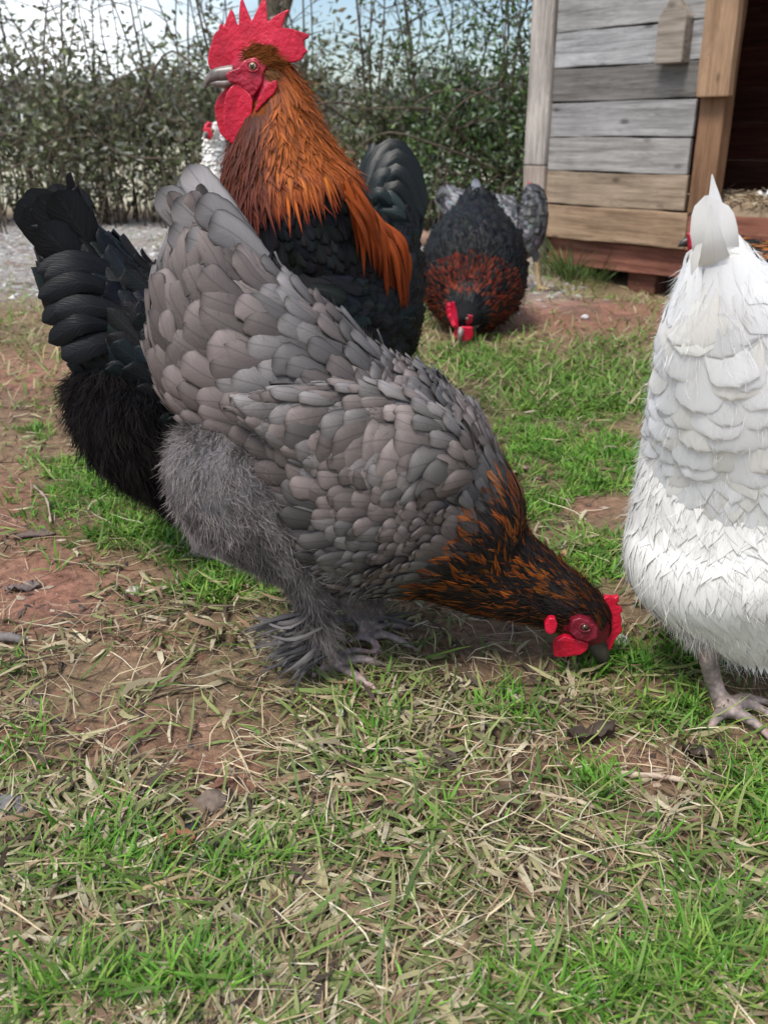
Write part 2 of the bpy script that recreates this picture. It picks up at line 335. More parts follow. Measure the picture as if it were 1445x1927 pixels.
def slab(name, pts, O, A, B, th, voxel, mat_, parent, taper=None, wob=.0, smooth=5, arch=0):
    """a fleshy piece (comb, wattle, earlobe) from its outline pts (a, b) in the plane O + a A + b B, rounded and thickest at its root"""
    bm = bmesh.new(); Nn = np.cross(A, B); vs = [bm.verts.new([p[0], p[1], -.5*th]) for p in pts]; f = bm.faces.new(vs)
    r = bmesh.ops.extrude_face_region(bm, geom=[f])
    for v in r['geom']:
        if isinstance(v, bmesh.types.BMVert): v.co.z = .5*th
    bmesh.ops.triangulate(bm, faces=bm.faces[:]); bmesh.ops.recalc_face_normals(bm, faces=bm.faces[:])
    me = bpy.data.meshes.new('t'); bm.to_mesh(me); bm.free(); tmp = bpy.data.objects.new('t', me); COL.objects.link(tmp)
    md = tmp.modifiers.new('r', 'REMESH'); md.mode = 'VOXEL'; md.voxel_size = voxel
    sm = tmp.modifiers.new('s', 'SMOOTH'); sm.iterations = smooth
    dg = bpy.context.evaluated_depsgraph_get(); m2 = bpy.data.meshes.new_from_object(tmp.evaluated_get(dg)); bpy.data.objects.remove(tmp); bpy.data.meshes.remove(me)
    n = len(m2.vertices); co = np.empty(n*3, np.float32); m2.vertices.foreach_get('co', co); co = co.reshape(-1, 3).astype(float)
    if taper: co[:, 2] *= taper(co)
    if wob: co[:, 2] += wob*(fbm(co[:, 0]*130+3, co[:, 1]*130)-.47)*2+wob*.6*(fbm(co[:, 0]*420, co[:, 1]*420+9, 2)-.37)*2
    if arch: co[:, 2] += arch(co)
    w3 = np.asarray(O)+co[:, :1]*A+co[:, 1:2]*B+co[:, 2:]*Nn
    m2.vertices.foreach_set('co', w3.astype(np.float32).ravel()); m2.name = name; m2.materials.clear(); m2.materials.append(mat_)
    m2.polygons.foreach_set('use_smooth', np.ones(len(m2.polygons), bool)); m2.update()
    return link(bpy.data.objects.new(name, m2), parent)
def slab_px(name, px, Y, th, voxel, mat_, parent, **k):
    c = P(*np.mean(px, axis=0), Y); pts = [(P(x, y, Y)-c)[[0, 2]] for x, y in px]
    return slab(name, pts, c, np.array([1., 0, 0]), np.array([0, 0, 1.]), th, voxel, mat_, parent, **k)
def eye(parent, c, out, r, iris=(.42, .2, .05), lid=None, up=(0, 0, 1)):
    """eyeball with a dark pupil looking along `out`, and a rim of skin round it"""
    out = nrm(np.asarray(out, float)); bm = bmesh.new(); bmesh.ops.create_uvsphere(bm, u_segments=24, v_segments=16, radius=1.)
    V = np.array([v.co[:] for v in bm.verts]); F = [[v.index for v in f.verts] for f in bm.faces]; bm.free()
    F = np.array([t for f in F for t in ([f] if len(f) == 3 else [f[:3], [f[0], f[2], f[3]]])])
    d = V@out; col = np.where((d > .86)[:, None], [[.004, .004, .004]], np.where((d > .6)[:, None], [iris], [[.06, .03, .02]]))
    o = mk('eye', V*r+c, F, M['eye'], parent, col)
    if lid:
        a = nrm(np.cross(out, np.asarray(up, float))); b = np.cross(a, out); th = np.linspace(0, 2*np.pi, 25)
        pts = c+out*r*.35+r*1.12*(a*np.cos(th)[:, None]*1.25+b*np.sin(th)[:, None]*.92); V2, F2 = tubet(pts, np.full(25, r*.22), 8)
        mk('eyelid', V2, F2, lid, o)
    return o
def beak(parent, pts, rad, mat_, L, name='beak', flat=.8):
    lf = Loft([[*p, r, r, r*flat] for p, r in zip(pts, rad)], L, 24); V, F = lf.mesh(24, 14); return mk(name, V, F, mat_, parent)
def jit(n, base, s=.12, b=.05):
    return np.clip(np.asarray(base)[None]*(1+s*rng.normal(size=(n, 1)))+b*np.asarray(base)[None]*rng.normal(size=(n, 3)), .001, 1)
# ------------------------------------------------------------------ ground
GREEN = [(1080,740,200,70,1),(1010,830,110,70,1),(1140,880,120,60,.9),(930,690,160,35,.9),(1010,940,80,40,.8),(1110,1070,80,50,.9),(280,935,190,50,1),(340,1010,170,55,1.1),(440,1090,120,40,.9),(60,812,32,12,.8),(140,875,70,22,.8),
 (200,1620,150,60,.75),(330,1670,90,40,.8),(720,1400,60,50,.8),(470,1650,60,40,.9),(1115,1490,55,35,1.1),(980,1340,160,40,.5),(1350,1800,120,110,.95),(1420,1500,70,90,.9),(1150,1890,200,60,.7),(350,1850,90,50,.85),(150,1880,190,60,.7),(480,1840,50,35,.9),(1250,1350,150,40,.8),(1230,1605,50,28,.9),(560,1560,40,30,.6),(650,1620,60,40,.6),(1290,1230,60,60,.7),(60,1430,60,30,.5),(30,1270,60,15,.4),(1190,1250,90,30,.5),(840,1560,60,40,.5),(700,1330,120,30,.5),(1080,490,60,25,.7),(800,600,40,40,.4),(1150,660,90,25,.6),(100,560,80,14,.3),(250,700,60,12,.3)]
BARE = [(90,1120,170,110,1),(60,960,130,80,1),(40,720,130,70,.8),(420,1470,110,35,.7),(330,1440,100,30,.6),(1090,590,170,38,1.3),(1160,1440,160,40,.6),(1020,890,40,25,.6),(1120,820,60,35,.7),(1090,950,70,25,.6),(250,1390,160,40,.5),(330,1600,70,35,.6),(230,1200,130,60,.5),(640,1830,70,30,.3),(1000,1910,90,20,.5),(50,1640,70,25,.5),(1380,1560,60,30,.3)]
def field(px, py, lst):
    s = np.zeros_like(px)
    for a, b, rx, ry, k in lst: s = np.maximum(s, k*np.exp(-(((px-a)/rx)**2+((py-b)/ry)**2)))
    return s
def sm(x, a, b): t = np.clip((x-a)/(b-a), 0, 1); return t*t*(3-2*t)
def zones(x, y):
    px, py = proj(np.stack([x, y, np.zeros_like(x)], -1)); inf = (y > .2)
    n1 = fbm(x*3.1+9, y*3.1); n2 = fbm(x*9+2, y*9+7)
    g = np.where(inf, field(px, py, GREEN), 0); b = np.where(inf, field(px, py, BARE), 0)
    g = np.clip(g+(n2-.47)*.9*(g > .12), 0, 1.2)
    gr = sm(y, 3.0, 4.0)*sm(-x+.35*y*0+.95, 0, .5)*(.4+1.2*n1)*(1-sm(y, 6.4, 7.2))
    return np.clip(g, 0, 1), np.clip(b+(n1-.47)*.5, 0, 1), np.clip(gr, 0, 1)
def axis(lims):
    v = [lims[0][0]]
    for a, b, st in lims:
        v += list(np.arange(a, b, st)[1:])+[b]
    return np.unique(np.round(np.array(v), 5))
gx = np.r_[-1200, -400, -150, -60, -25, -12, axis([(-7, -2.2, .3), (-2.2, -1.3, .04), (-1.3, 1.3, .015), (1.3, 2.4, .04), (2.4, 7, .3)]), 12, 25, 60, 150, 400, 1200]
gy = np.r_[-300, -80, -20, -6, -2, axis([(-1, .2, .1), (.2, 2, .015), (2, 3.4, .03), (3.4, 6, .06), (6, 12, .4)]), 16, 25, 40, 70, 120, 250, 600, 1500]
X, Y = np.meshgrid(gx, gy); g_, b_, gr_ = zones(X, Y); Z = gz(X, Y)
n1 = fbm(X*6, Y*6)[..., None]; n2 = fbm(X*23+4, Y*23)[..., None]
soil = np.array([.30, .145, .10])*(.55+.9*n2)*(1-.0*n1); soil = soil*(1-.45*sm(n1, .5, .62))+np.array([.10, .07, .052])*.45*sm(n1, .5, .62)
litter = np.array([.20, .155, .09])*(.6+.8*n2)
c = soil*(.25+.75*b_[..., None])+litter*(.75-.75*b_[..., None])
c = c*(1-.6*g_[..., None])+np.array([.075, .105, .03])*.6*g_[..., None]
c = c*(1-gr_[..., None])+np.array([.33, .31, .29])*(.6+.8*n2)*gr_[..., None]
fld = sm(Y, 7.2, 9)[..., None]; c = c*(1-fld)+(np.array([.50, .46, .33])*(.8+.4*n1))*fld
def ground_mat():
    m, t, b, L = mat('clay_ground', .9, .2); v = N(t, 'ShaderNodeTexCoord').outputs['Object']
    n = noise_(t, 70, 6, v, .65); k = ramp_(t, n, [(.3, .55), (.7, 1.4)]); L(mixc(t, 1., colattr(t), k, 'MULTIPLY'), b.inputs['Base Color'])
    bump_(t, noise_(t, 160, 5, v, .7), .8, .006, b); return m
mk('ground', np.stack([X, Y, Z], -1), grid_faces(len(gy), len(gx)), ground_mat(), col=c, kind='structure')
# ------------------------------------------------------------------ grass, straw, gravel
M['grass'] = vcol_mat('grass_blade', .55, .3, .15, 300, 0, .3)
M['straw'] = vcol_mat('dry_blade', .65, .25, .2, 300, 0, .15)
def blades(name, x, y, L, W, az, lean, curve, c0, c1, m, nseg=5, lay=.006, kink=.35, label=None, cat='grass', emit_=True):
    n = len(x); t = np.linspace(0, 1, nseg); p = np.zeros((n, nseg, 3)); p[:, 0] = np.stack([x, y, gz(x, y)-.002], 1)
    a = az.copy(); kk = rng.normal(0, kink, (n, nseg))
    for k in range(1, nseg):
        le = lean+curve*t[k]; a = a+kk[:, k]*.5; st = (L/(nseg-1))[:, None]
        p[:, k] = p[:, k-1]+st*np.stack([np.cos(a)*np.sin(le), np.sin(a)*np.sin(le), np.cos(le)], 1)
    fl = gz(p[..., 0], p[..., 1])+.0015+lay*rng.random((n, 1)); p[:, 1:, 2] = np.maximum(p[:, 1:, 2], fl[:, 1:])
    sd = np.stack([-np.sin(az), np.cos(az), .5*rng.normal(size=n)], 1); sd = nrm(sd)
    wp = np.clip(np.array([.65, 1., .95, .7, .06]) if nseg == 5 else np.linspace(1, .1, nseg), 0, 1)
    V = np.stack([p-sd[:, None]*(wp[None, :, None]*W[:, None, None]/2), p+sd[:, None]*(wp[None, :, None]*W[:, None, None]/2)], 2).reshape(n, -1, 3)
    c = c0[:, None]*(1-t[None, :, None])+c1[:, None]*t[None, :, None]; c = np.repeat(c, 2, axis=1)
    mk(name, V, many(grid_faces(nseg, 2), n, nseg*2), m, None, c, kind='stuff', label=label, cat=cat)
def sample(n, y0, y1, dens, margin=1.25, pw=1.):
    """ground points in and around the view, denser near the camera"""
    out = []; got = 0
    while got < n:
        u = rng.random(n); y = (y0**-pw+(y1**-pw-y0**-pw)*u)**(-1/pw) if pw > 0 else y0+(y1-y0)*u
        x = (rng.random(n)*2-1)*(.46*np.hypot(y, .25)*margin+.05); k = rng.random(n) < dens(x, y); out.append(np.stack([x[k], y[k]], 1)); got += k.sum()
        if len(out) > 60: break
    o = np.concatenate(out)[:n]; return o[:, 0], o[:, 1]
def pick(cols, n, w_=None, s=.16):
    cols = np.array(cols); i = rng.choice(len(cols), n, p=w_); return np.clip(cols[i]*(1+s*rng.normal(size=(n, 1))), .004, .95)
def dg(x, y): return zones(x, y)[0]**1.3
def dd(x, y): g, b, r = zones(x, y); n = fbm(x*5+40, y*5); return np.clip((1-.75*g)*(1-.97*np.clip(b*1.3, 0, 1))*(1-r)*(.2+1.6*sm(n, .36, .6)), .02, 1)
# matted, half-dead blades lying flat
x, y = sample(12500, .36, 1.9, dd, pw=1.2); n = len(x)
big = .6+.8*rng.random(n); c0 = pick([(.30, .27, .14), (.21, .23, .09), (.38, .32, .20), (.25, .165, .10), (.14, .19, .055), (.50, .44, .30), (.08, .058, .042)], n, [.2, .17, .18, .14, .11, .1, .1])  # the darkest blade colour paints in shadow pieces among the dying blades
clf = fbm(x*4, y*4)*12
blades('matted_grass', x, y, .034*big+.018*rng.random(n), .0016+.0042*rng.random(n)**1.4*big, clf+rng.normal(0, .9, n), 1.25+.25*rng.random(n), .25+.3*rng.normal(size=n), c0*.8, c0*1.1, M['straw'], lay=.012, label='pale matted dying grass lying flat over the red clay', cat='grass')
# thin straws and root threads
x, y = sample(5500, .36, 3.2, lambda x, y: np.clip(1-zones(x, y)[0]*.5, 0, 1)*.8, pw=1.2); n = len(x)
c0 = pick([(.50, .40, .25), (.40, .29, .18), (.22, .14, .09), (.56, .50, .36)], n)
blades('thin_straw', x, y, .03+.07*rng.random(n)**2, .0007+.0009*rng.random(n), rng.random(n)*6.3, 1.35+.2*rng.random(n), .25*rng.normal(size=n), c0, c0*1.05, M['straw'], lay=.014, kink=.25, label='thin dry straws strewn loosely over the ground', cat='straw')
# living tufts
xa, ya = sample(720, .36, .86, dg, pw=.8); xb, yb = sample(1900, .86, 2.7, dg, pw=.4); x, y = np.r_[xa, xb], np.r_[ya, yb]; k = rng.integers(6, 16, len(x)); i = np.repeat(np.arange(len(x)), k); n = len(i)
sz = (.55+.6*rng.random(len(x)))[i]*np.clip(1.1-.18*y[i], .5, 1.1); tc_ = pick([(.11, .27, .028), (.16, .35, .045), (.085, .21, .028), (.23, .36, .065)], len(x), None, .12)[i]
bx = x[i]+rng.normal(0, .007, n); by = y[i]+rng.normal(0, .007, n)
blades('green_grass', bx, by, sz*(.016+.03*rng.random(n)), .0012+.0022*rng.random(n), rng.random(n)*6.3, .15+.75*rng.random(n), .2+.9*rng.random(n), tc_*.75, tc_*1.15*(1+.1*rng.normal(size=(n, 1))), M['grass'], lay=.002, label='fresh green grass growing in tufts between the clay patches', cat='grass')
# loose green and olive blades between
x, y = sample(2600, .36, 2.2, lambda x, y: np.clip(.25+dg(x, y)-.5*zones(x, y)[1], 0.02, 1), pw=1.2); n = len(x)
c0 = pick([(.13, .22, .04), (.20, .27, .07), (.10, .17, .04), (.26, .30, .10)], n)
blades('loose_grass', x, y, .03+.05*rng.random(n), .0016+.0026*rng.random(n), rng.random(n)*6.3, .8+.6*rng.random(n), .5*rng.random(n), c0*.85, c0*1.1, M['grass'], lay=.01, label='olive green blades scattered among the matted grass', cat='grass')
# farther turf
x, y = sample(12000, 1.9, 6.2, lambda x, y: np.clip(.12+.55*fbm(x*3, y*3)*(1-zones(x, y)[1])+.8*dg(x, y), 0, 1)*(1-.85*zones(x, y)[2]), 1.15, .4); n = len(x); g = zones(x, y)[0]
c0 = np.where((rng.random(n) < .25+.6*g)[:, None], pick([(.12, .24, .035), (.17, .29, .06)], n), pick([(.40, .36, .2), (.28, .28, .1), (.34, .25, .15)], n))
blades('far_turf', x, y, .03+.04*rng.random(n), .003+.003*rng.random(n), rng.random(n)*6.3, .5+.9*rng.random(n), .5*rng.random(n), c0*.8, c0*1.1, M['grass'], lay=.01, label='thin mixed turf between the hens and the hedge', cat='grass')
# chips of bark and crumbs of earth
def chips(name, x, y, s, col, flat, label, cat, m):
    n = len(x); oc = np.array([[1, 0, 0], [0, 1, 0], [-1, 0, 0], [0, -1, 0], [.2, .1, 1], [0, 0, -1.]]); f = np.array([[0, 1, 4], [1, 2, 4], [2, 3, 4], [3, 0, 4], [1, 0, 5], [2, 1, 5], [3, 2, 5], [0, 3, 5]])
    a = rng.random(n)*6.3; V = oc[None]*(1+.35*rng.normal(size=(n, 6, 3))); V = V*np.stack([s*(.8+1.6*rng.random(n)*(1-flat)+flat*1.2*rng.random(n)), s*.7, s*(.6-.42*flat)], 1)[:, None]
    V = np.stack([V[..., 0]*np.cos(a)[:, None]-V[..., 1]*np.sin(a)[:, None], V[..., 0]*np.sin(a)[:, None]+V[..., 1]*np.cos(a)[:, None], V[..., 2]], -1)
    V += np.stack([x, y, gz(x, y)+s*.1], 1)[:, None]; mk(name, V, many(f, n, 6), m, None, np.repeat(col[:, None], 6, 1), smooth=False, kind='stuff', label=label, cat=cat)
x, y = sample(7000, .36, 4, lambda x, y: .2+.8*zones(x, y)[1], pw=1.); n = len(x)
chips('bark_chips', x, y, .0015+.006*rng.random(n)**3, pick([(.22, .11, .075), (.10, .065, .05), (.33, .20, .14), (.06, .05, .045), (.45, .36, .27)], n, [.35, .25, .2, .12, .08]), 1., 'small bark chips and crumbs of clay on the bare soil', 'bark chips', M['straw'])
x, y = sample(6000, 2.7, 6.5, lambda x, y: zones(x, y)[2]**1.5, 1.3, .3); n = len(x)
chips('gravel', x, y, .006+.014*rng.random(n)**2, pick([(.42, .41, .39), (.30, .28, .27), (.52, .50, .47), (.24, .18, .15)], n), .2, 'pale grey gravel strip in front of the hedge', 'gravel', M['straw'])
# ------------------------------------------------------------------ hedge and trees
M['leaf'] = vcol_mat('hedge_leaf', .36, .5, .2, 30, 0, .35)
M['bark'] = plain('grey_brown_bark', (.055, .043, .033), (.17, .135, .10), 25, .9, .15, .8, .01)
def leafmesh(p, d, n_, L, W):
    """small folded leaves; p base, d direction, n_ face normal"""
    s = nrm(np.cross(d, n_)); k = len(p); L = L[:, None]; W = W[:, None]; m = p+d*L*.45-n_*W*.12
    V = np.stack([p, m-s*W*.5+n_*W*.22, p+d*L, m+s*W*.5+n_*W*.22, m], 1)
    return V, many(np.array([[0, 1, 4], [1, 2, 4], [0, 4, 3], [4, 2, 3]]), k, 5)
def shrub(name, bx, by, H, rad, nst, nleaf, lsz, label, cat, group, low, cols, lean=0., sparse_top=.5, trunk_r=.02):
    root = empty(name, (bx, by, float(gz(bx, by))), label, cat, group); st = []; sites = []
    for k in range(nst):
        a = rng.random()*6.3; q = rad*.35*rng.random(); b = np.array([bx+q*math.cos(a), by+q*math.sin(a), float(gz(bx, by))-.04]); tx = b[0]+rad*.9*rng.normal()*.6+lean; ty = b[1]+rad*.5*rng.normal()
        hh = H*(.75+.3*rng.random()); pts = [b, b+[(tx-b[0])*.25, (ty-b[1])*.25, hh*.3], b+[(tx-b[0])*.55+.05*rng.normal(), (ty-b[1])*.6, hh*.62], np.array([tx, ty, hh])]
        r = trunk_r*(.6+.6*rng.random()); st.append(tubet(pts, [r, r*.8, r*.55, r*.18], 6, 9)); sp = catmull(pts, 40)
        for j in range(20):
            f = low+(1-low)*rng.random(); p0 = sp[int(f*39)]; az = rng.random()*6.3; ln = rad*(.35+.6*rng.random())*(1.1-.5*f); up = .15+.5*rng.random()
            q1 = p0+ln*.5*np.array([math.cos(az), math.sin(az)*.7, up]); q2 = p0+ln*np.array([math.cos(az+.3*rng.normal()), math.sin(az)*.7, up*.8]); st.append(tubet([p0, q1, q2], [r*.3, r*.2, r*.07], 4, 6)); sites.append(catmull([p0, q1, q2], 12))
    for k in range(3):
        b = np.array([bx+.2*rng.normal(), by-.1, .35+.35*rng.random()]); sg = 1 if rng.random() < .5 else -1; ln = .7+.6*rng.random(); st.append(tubet([b, b+[sg*ln*.4, -.2, .12+.1*rng.normal()], b+[sg*ln*.75, -.28, .15+.12*rng.normal()], b+[sg*ln, -.3, .05+.2*rng.normal()]], [.009, .007, .005, .002], 5, 14))
    for k in range(46):
        b = np.array([bx+rad*rng.normal()*.75, by+rad*.5*rng.normal(), float(gz(bx, by))-.02]); hh = .25+.6*rng.random(); st.append(tubet([b, b+[.06*rng.normal(), .05*rng.normal(), hh*.5], b+[.16*rng.normal(), .1*rng.normal(), hh]], [.005+.004*rng.random(), .004, .0015], 4, 6)); sites.append(catmull([b+[0, 0, .1], b+[0, 0, hh*.6], b+[.05*rng.normal(), 0, hh]], 12))
    V, F = join(st); mk('trunk', V, F, M['bark'], root)
    S = np.array(sites); i = rng.integers(0, len(S), nleaf); j = (12*rng.random(nleaf)**.7).astype(int).clip(0, 11); p = S[i, j]+rng.normal(0, .06, (nleaf, 3))
    rel = p[:, 2]/H; keep = (rng.random(nleaf) < np.where(p[:, 2] < .38, .5, 1.)) & (rng.random(nleaf) < 1-sparse_top*sm(rel+.06*rng.normal(size=nleaf), .43, .56)) & (p[:, 2] > .06); p = p[keep]; n = len(p)
    d = nrm(rng.normal(size=(n, 3))+[0, 0, .2]); nn = nrm(rng.normal(size=(n, 3))*.9+[0, -.25, .7]); nn = nrm(nn-d*np.sum(nn*d, 1, keepdims=True))
    V, F = leafmesh(p, d, nn, lsz*(.6+.8*rng.random(n)), lsz*.48*(.6+.6*rng.random(n))); mk('crown', V, F, M['leaf'], root, np.repeat(pick(cols, n, None, .25)[:, None], 5, 1), kind='stuff')
    return root
OL = [(.12, .15, .06), (.16, .19, .08), (.09, .095, .05), (.21, .23, .13), (.20, .17, .11), (.40, .42, .35)]  # the palest leaf colour paints sheen highlights onto the olive leaves
GR = [(.06, .115, .034), (.09, .16, .044), (.13, .205, .055), (.055, .085, .032), (.28, .34, .26)]  # last entry likewise puts leaf sheen into the colour
hl = ['olive hedge shrub with many thin bare stems', 'dense green hedge shrub with glossy small leaves']
spots = [(-3.0, 6.5, 2.0, .55, 6, 'dull olive hedge shrub at the end of the row farthest from the coop'), (-2.45, 6.9, 2.1, .55, 6, 'dull olive shrub second from the far end of the hedge'), (-1.95, 6.4, 1.9, .6, 7, 'twiggy olive shrub behind the raised tail of the black hen'),
 (-1.4, 6.8, 2.0, .55, 6, 'open twiggy shrub between black tail and blue grey tail'), (-.95, 6.4, 1.9, .5, 6, 'olive shrub right behind the white hen\'s head'), (-.5, 6.9, 2.1, .5, 6, 'olive shrub hidden largely behind the rooster\'s head and neck'),
 (-.08, 6.4, 2.0, .5, 6, 'open green shrub rising behind the rooster\'s curved tail'), (.32, 6.2, 1.8, .5, 7, 'bushy bright green shrub in the hedge above the brown stone'), (.7, 6.0, 1.9, .5, 8, 'dense dark green shrub behind the pecking black hen'), (1.0, 5.75, 2.1, .45, 8, 'dense dark green shrub pressed against the coop\'s grey corner post'), (1.5, 6.2, 2.2, .5, 6, 'dark green shrub standing behind the coop wall')]
for k, (bx, by, H, rad, ns, lb) in enumerate(spots):
    rt = k >= 7
    shrub('hedge_shrub', bx, by, H, rad, ns, 5600 if not rt else 8000, .055 if not rt else .046, lb, 'shrub', 'hedge shrubs', .12 if not rt else .04, OL if not rt else GR, 0, .9 if not rt else .74, .013)
r = empty('tree', (-.78, 7.9, 0), 'thick dark tree trunk standing behind the hedge above the rooster\'s comb', 'tree')
V, F = join([tubet([(-.80, 7.9, -.1), (-.84, 7.9, .8), (-.88, 7.92, 1.8), (-.8, 8, 3.6)], [.13, .105, .095, .07], 12, 20), tubet([(-.86, 7.9, 1.2), (-.6, 7.85, 1.9), (-.35, 7.8, 2.8)], [.045, .035, .015], 7, 12), tubet([(-.87, 7.9, 1.7), (-1.3, 7.9, 2.3), (-1.7, 8, 3.1)], [.05, .035, .012], 7, 12)]); mk('trunk', V, F, M['bark'], r)
n = 2500; p = np.array([-.8, 8, 3.3])+nrm(rng.normal(size=(n, 3)))*(rng.random((n, 1))**.4)*[1.3, 1., .9]; d = nrm(rng.normal(size=(n, 3))); nn = nrm(np.cross(d, rng.normal(size=(n, 3))))
V, F = leafmesh(p, d, nn, .07*(.6+.8*rng.random(n)), .035*(.6+.6*rng.random(n))); mk('crown', V, F, M['leaf'], r, np.repeat(pick(OL, n)[:, None], 5, 1), kind='stuff')
# far wood beyond the field
parts = []
n = 9000; xx = rng.uniform(-34, 34, n); top = 2.2+3.4*fbm(xx*.22, xx*0+3.3); p = np.stack([xx, 62+4*rng.random(n), top*rng.random(n)**.7], 1); d = nrm(rng.normal(size=(n, 3))); nn = nrm(np.cross(d, rng.normal(size=(n, 3))))
V, F = leafmesh(p, d, nn, .9*(.5+rng.random(n)), .5*(.5+rng.random(n))); mk('far_wood', V, F, M['leaf'], None, np.repeat(pick([(.20, .19, .17), (.16, .16, .13), (.25, .24, .22)], n)[:, None], 5, 1), kind='stuff', label='far grey brown wood across the pale field', cat='wood')
# ------------------------------------------------------------------ coop
def wood(name, c1, c2, c3, rough=.8, gs=1.):
    m, t, b, L = mat(name, rough, .2); v = N(t, 'ShaderNodeTexCoord').outputs['Object']; oi = N(t, 'ShaderNodeObjectInfo')
    mp = N(t, 'ShaderNodeMapping'); mp.inputs['Scale'].default_value = (1.1, 16, 16); L(v, mp.inputs['Vector']); cb = N(t, 'ShaderNodeCombineXYZ')
    for k in range(3): L(math_(t, 'MULTIPLY', oi.outputs['Random'], 37.+11*k), cb.inputs[k])
    L(cb.outputs[0], mp.inputs['Location']); n = noise_(t, 3.*gs, 7, mp.outputs[0], .62)
    wv = N(t, 'ShaderNodeTexNoise'); wv.inputs['Scale'].default_value = 1.6; wv.inputs['Detail'].default_value = 3; L(mp.outputs[0], wv.inputs['Vector']); wv.inputs['Distortion'].default_value = 2.2
    f = math_(t, 'FRACT', math_(t, 'MULTIPLY', wv.outputs[0], 9.)); ring = ramp_(t, f, [(0., .72), (.35, 1.08), (.85, 1.), (1., .72)])
    c = ramp_(t, n, [(.28, c1), (.5, c2), (.74, c3)]); c = mixc(t, .75, c, ring, 'MULTIPLY')
    vo = N(t, 'ShaderNodeTexVoronoi'); vo.inputs['Scale'].default_value = 1.; m2 = N(t, 'ShaderNodeMapping'); m2.inputs['Scale'].default_value = (4.2, 9, 9); L(v, m2.inputs['Vector']); L(cb.outputs[0], m2.inputs['Location']); L(m2.outputs[0], vo.inputs['Vector'])
    kn = ramp_(t, vo.outputs[0], [(.05, .25), (.13, 1.)]); c = mixc(t, .8, c, kn, 'MULTIPLY')
    st = noise_(t, 3.5, 3, v); c = mixc(t, .45, c, ramp_(t, st, [(.35, .5), (.65, 1.15)]), 'MULTIPLY')
    L(mixc(t, 1., c, oi.outputs['Color'], 'MULTIPLY'), b.inputs['Base Color']); bump_(t, n, .55, .006, b); return m
M['wood_grey'] = wood('weathered_grey_board', (.15, .14, .13), (.33, .315, .295), (.47, .45, .425))
M['wood_tan'] = wood('weathered_tan_board', (.15, .115, .085), (.32, .26, .20), (.43, .36, .29))
M['wood_red'] = wood('red_stained_board', (.07, .028, .018), (.16, .066, .045), (.25, .12, .08))
M['wood_new'] = wood('cedar_board', (.24, .135, .07), (.42, .26, .145), (.52, .34, .2))
c0 = P(1003, 492, 4.489); c0[2] = 0; CD = np.array([.66, -.75, 0]); CD /= np.linalg.norm(CD); CN = np.array([-.75, -.66, 0]); CN /= np.linalg.norm(CN); CROT = math.atan2(CD[1], CD[0])
coop = empty('chicken_coop', c0, 'wooden chicken coop of weathered grey boards with a dark open doorway', 'coop')
def board(name, t0, t1, z0, z1, n0, n1, m, color=(1, 1, 1), bev=.004, vert=False, parent=coop, jig=True, bmf=None):
    c = c0+CD*(t0+t1)/2+CN*(n0+n1)/2; lx, ly, lz = t1-t0, n1-n0, z1-z0
    if vert: bm = box(lz, ly, lx, bev); rot = Matrix.Rotation(CROT, 4, 'Z')@Matrix.Rotation(math.pi/2, 4, 'Y')
    else: bm = box(lx, ly, lz, bev); rot = Matrix.Rotation(CROT, 4, 'Z')
    if jig: bmesh.ops.subdivide_edges(bm, edges=[e for e in bm.edges if e.calc_length() > .2], cuts=8); 
    if jig:
        for v in bm.verts: v.co.z += .0022*math.sin(v.co.x*9+c[0]*40+z0*31)+.0012*math.sin(v.co.x*31+z0*17)
    if bmf: bmf(bm)
    return bmobj(name, bm, m, parent, (c[0], c[1], (z0+z1)/2), rot.to_euler(), color)
ZS = [.270, .414, .557, .700, .835, .978, 1.12, 1.262, 1.404, 1.546]
tone = [(1.0, .93, .85), (.98, .97, .96), (.92, .93, .96), (.50, .49, .48), (1.06, 1.1, 1.16), (.98, 1., 1.02), (.9, .9, .92), (1, 1, 1), (.8, .8, .8)]
for k in range(9):
    z0, z1 = ZS[k]+.0025, ZS[k+1]-.0025
    board('plank', .05, .772-.006*(k % 2)+.01*rng.random(), z0, z1, -.02+.003*rng.normal()*.6, .002*rng.normal(), M['wood_tan'] if k == 0 else M['wood_grey'], tone[k])
board('plank', .05, .80, .123, .267, -.02, .004, M['wood_tan'], (1.05, .88, .72))
board('sill_board', .803, 2.3, .125, .266, -.02, .002, M['wood_red'], (1.5, 1.45, 1.4))
board('skirt_board', .06, 2.3, .0, .118, -.06, -.035, M['wood_red'], (1.3, 1.25, 1.25))
for t0 in (.50, 1.25, 2.0): board('footing_block', t0, t0+.14, -.16, -.003, -.22, -.065, M['wood_red'], (.75, .75, .75), jig=False)
board('corner_post', -.078, .046, .437, 1.70, -.05, .022, M['wood_grey'], (1.15, 1.08, 1.02), .006, True); board('corner_post', -.078, .046, -.05, .434, -.05, .020, M['wood_grey'], (1.1, .94, .84), .006, True)
board('door_jamb', .80, .905, .268, 1.70, -.06, .012, M['wood_new'], (.52, .47, .47), .005, True); board('dark_gap_strip', .772, .80, .268, 1.70, -.07, -.03, M['wood_red'], (.5, .5, .5), .003, True)  # recessed strip tinted dark to paint the shade of the gap beside the jamb
board('door_stile', .80, .935, .700, 1.70, .016, .058, M['wood_new'], (.78, .80, .86), .005, True)
def house(bm):
    for v in bm.verts:
        if v.co.x < 0 and v.co.z > 0: pass
bm = bmesh.new(); w2, h0, h1 = .062, .0, .16; prof = [(-w2, 0), (w2, 0), (w2, h1), (.01, .225), (-.02, .225), (-w2, h1)]
f = bm.faces.new([bm.verts.new((a, -.028, b)) for a, b in prof]); r_ = bmesh.ops.extrude_face_region(bm, geom=[f])
for v in r_['geom']:
    if isinstance(v, bmesh.types.BMVert): v.co.y = .028
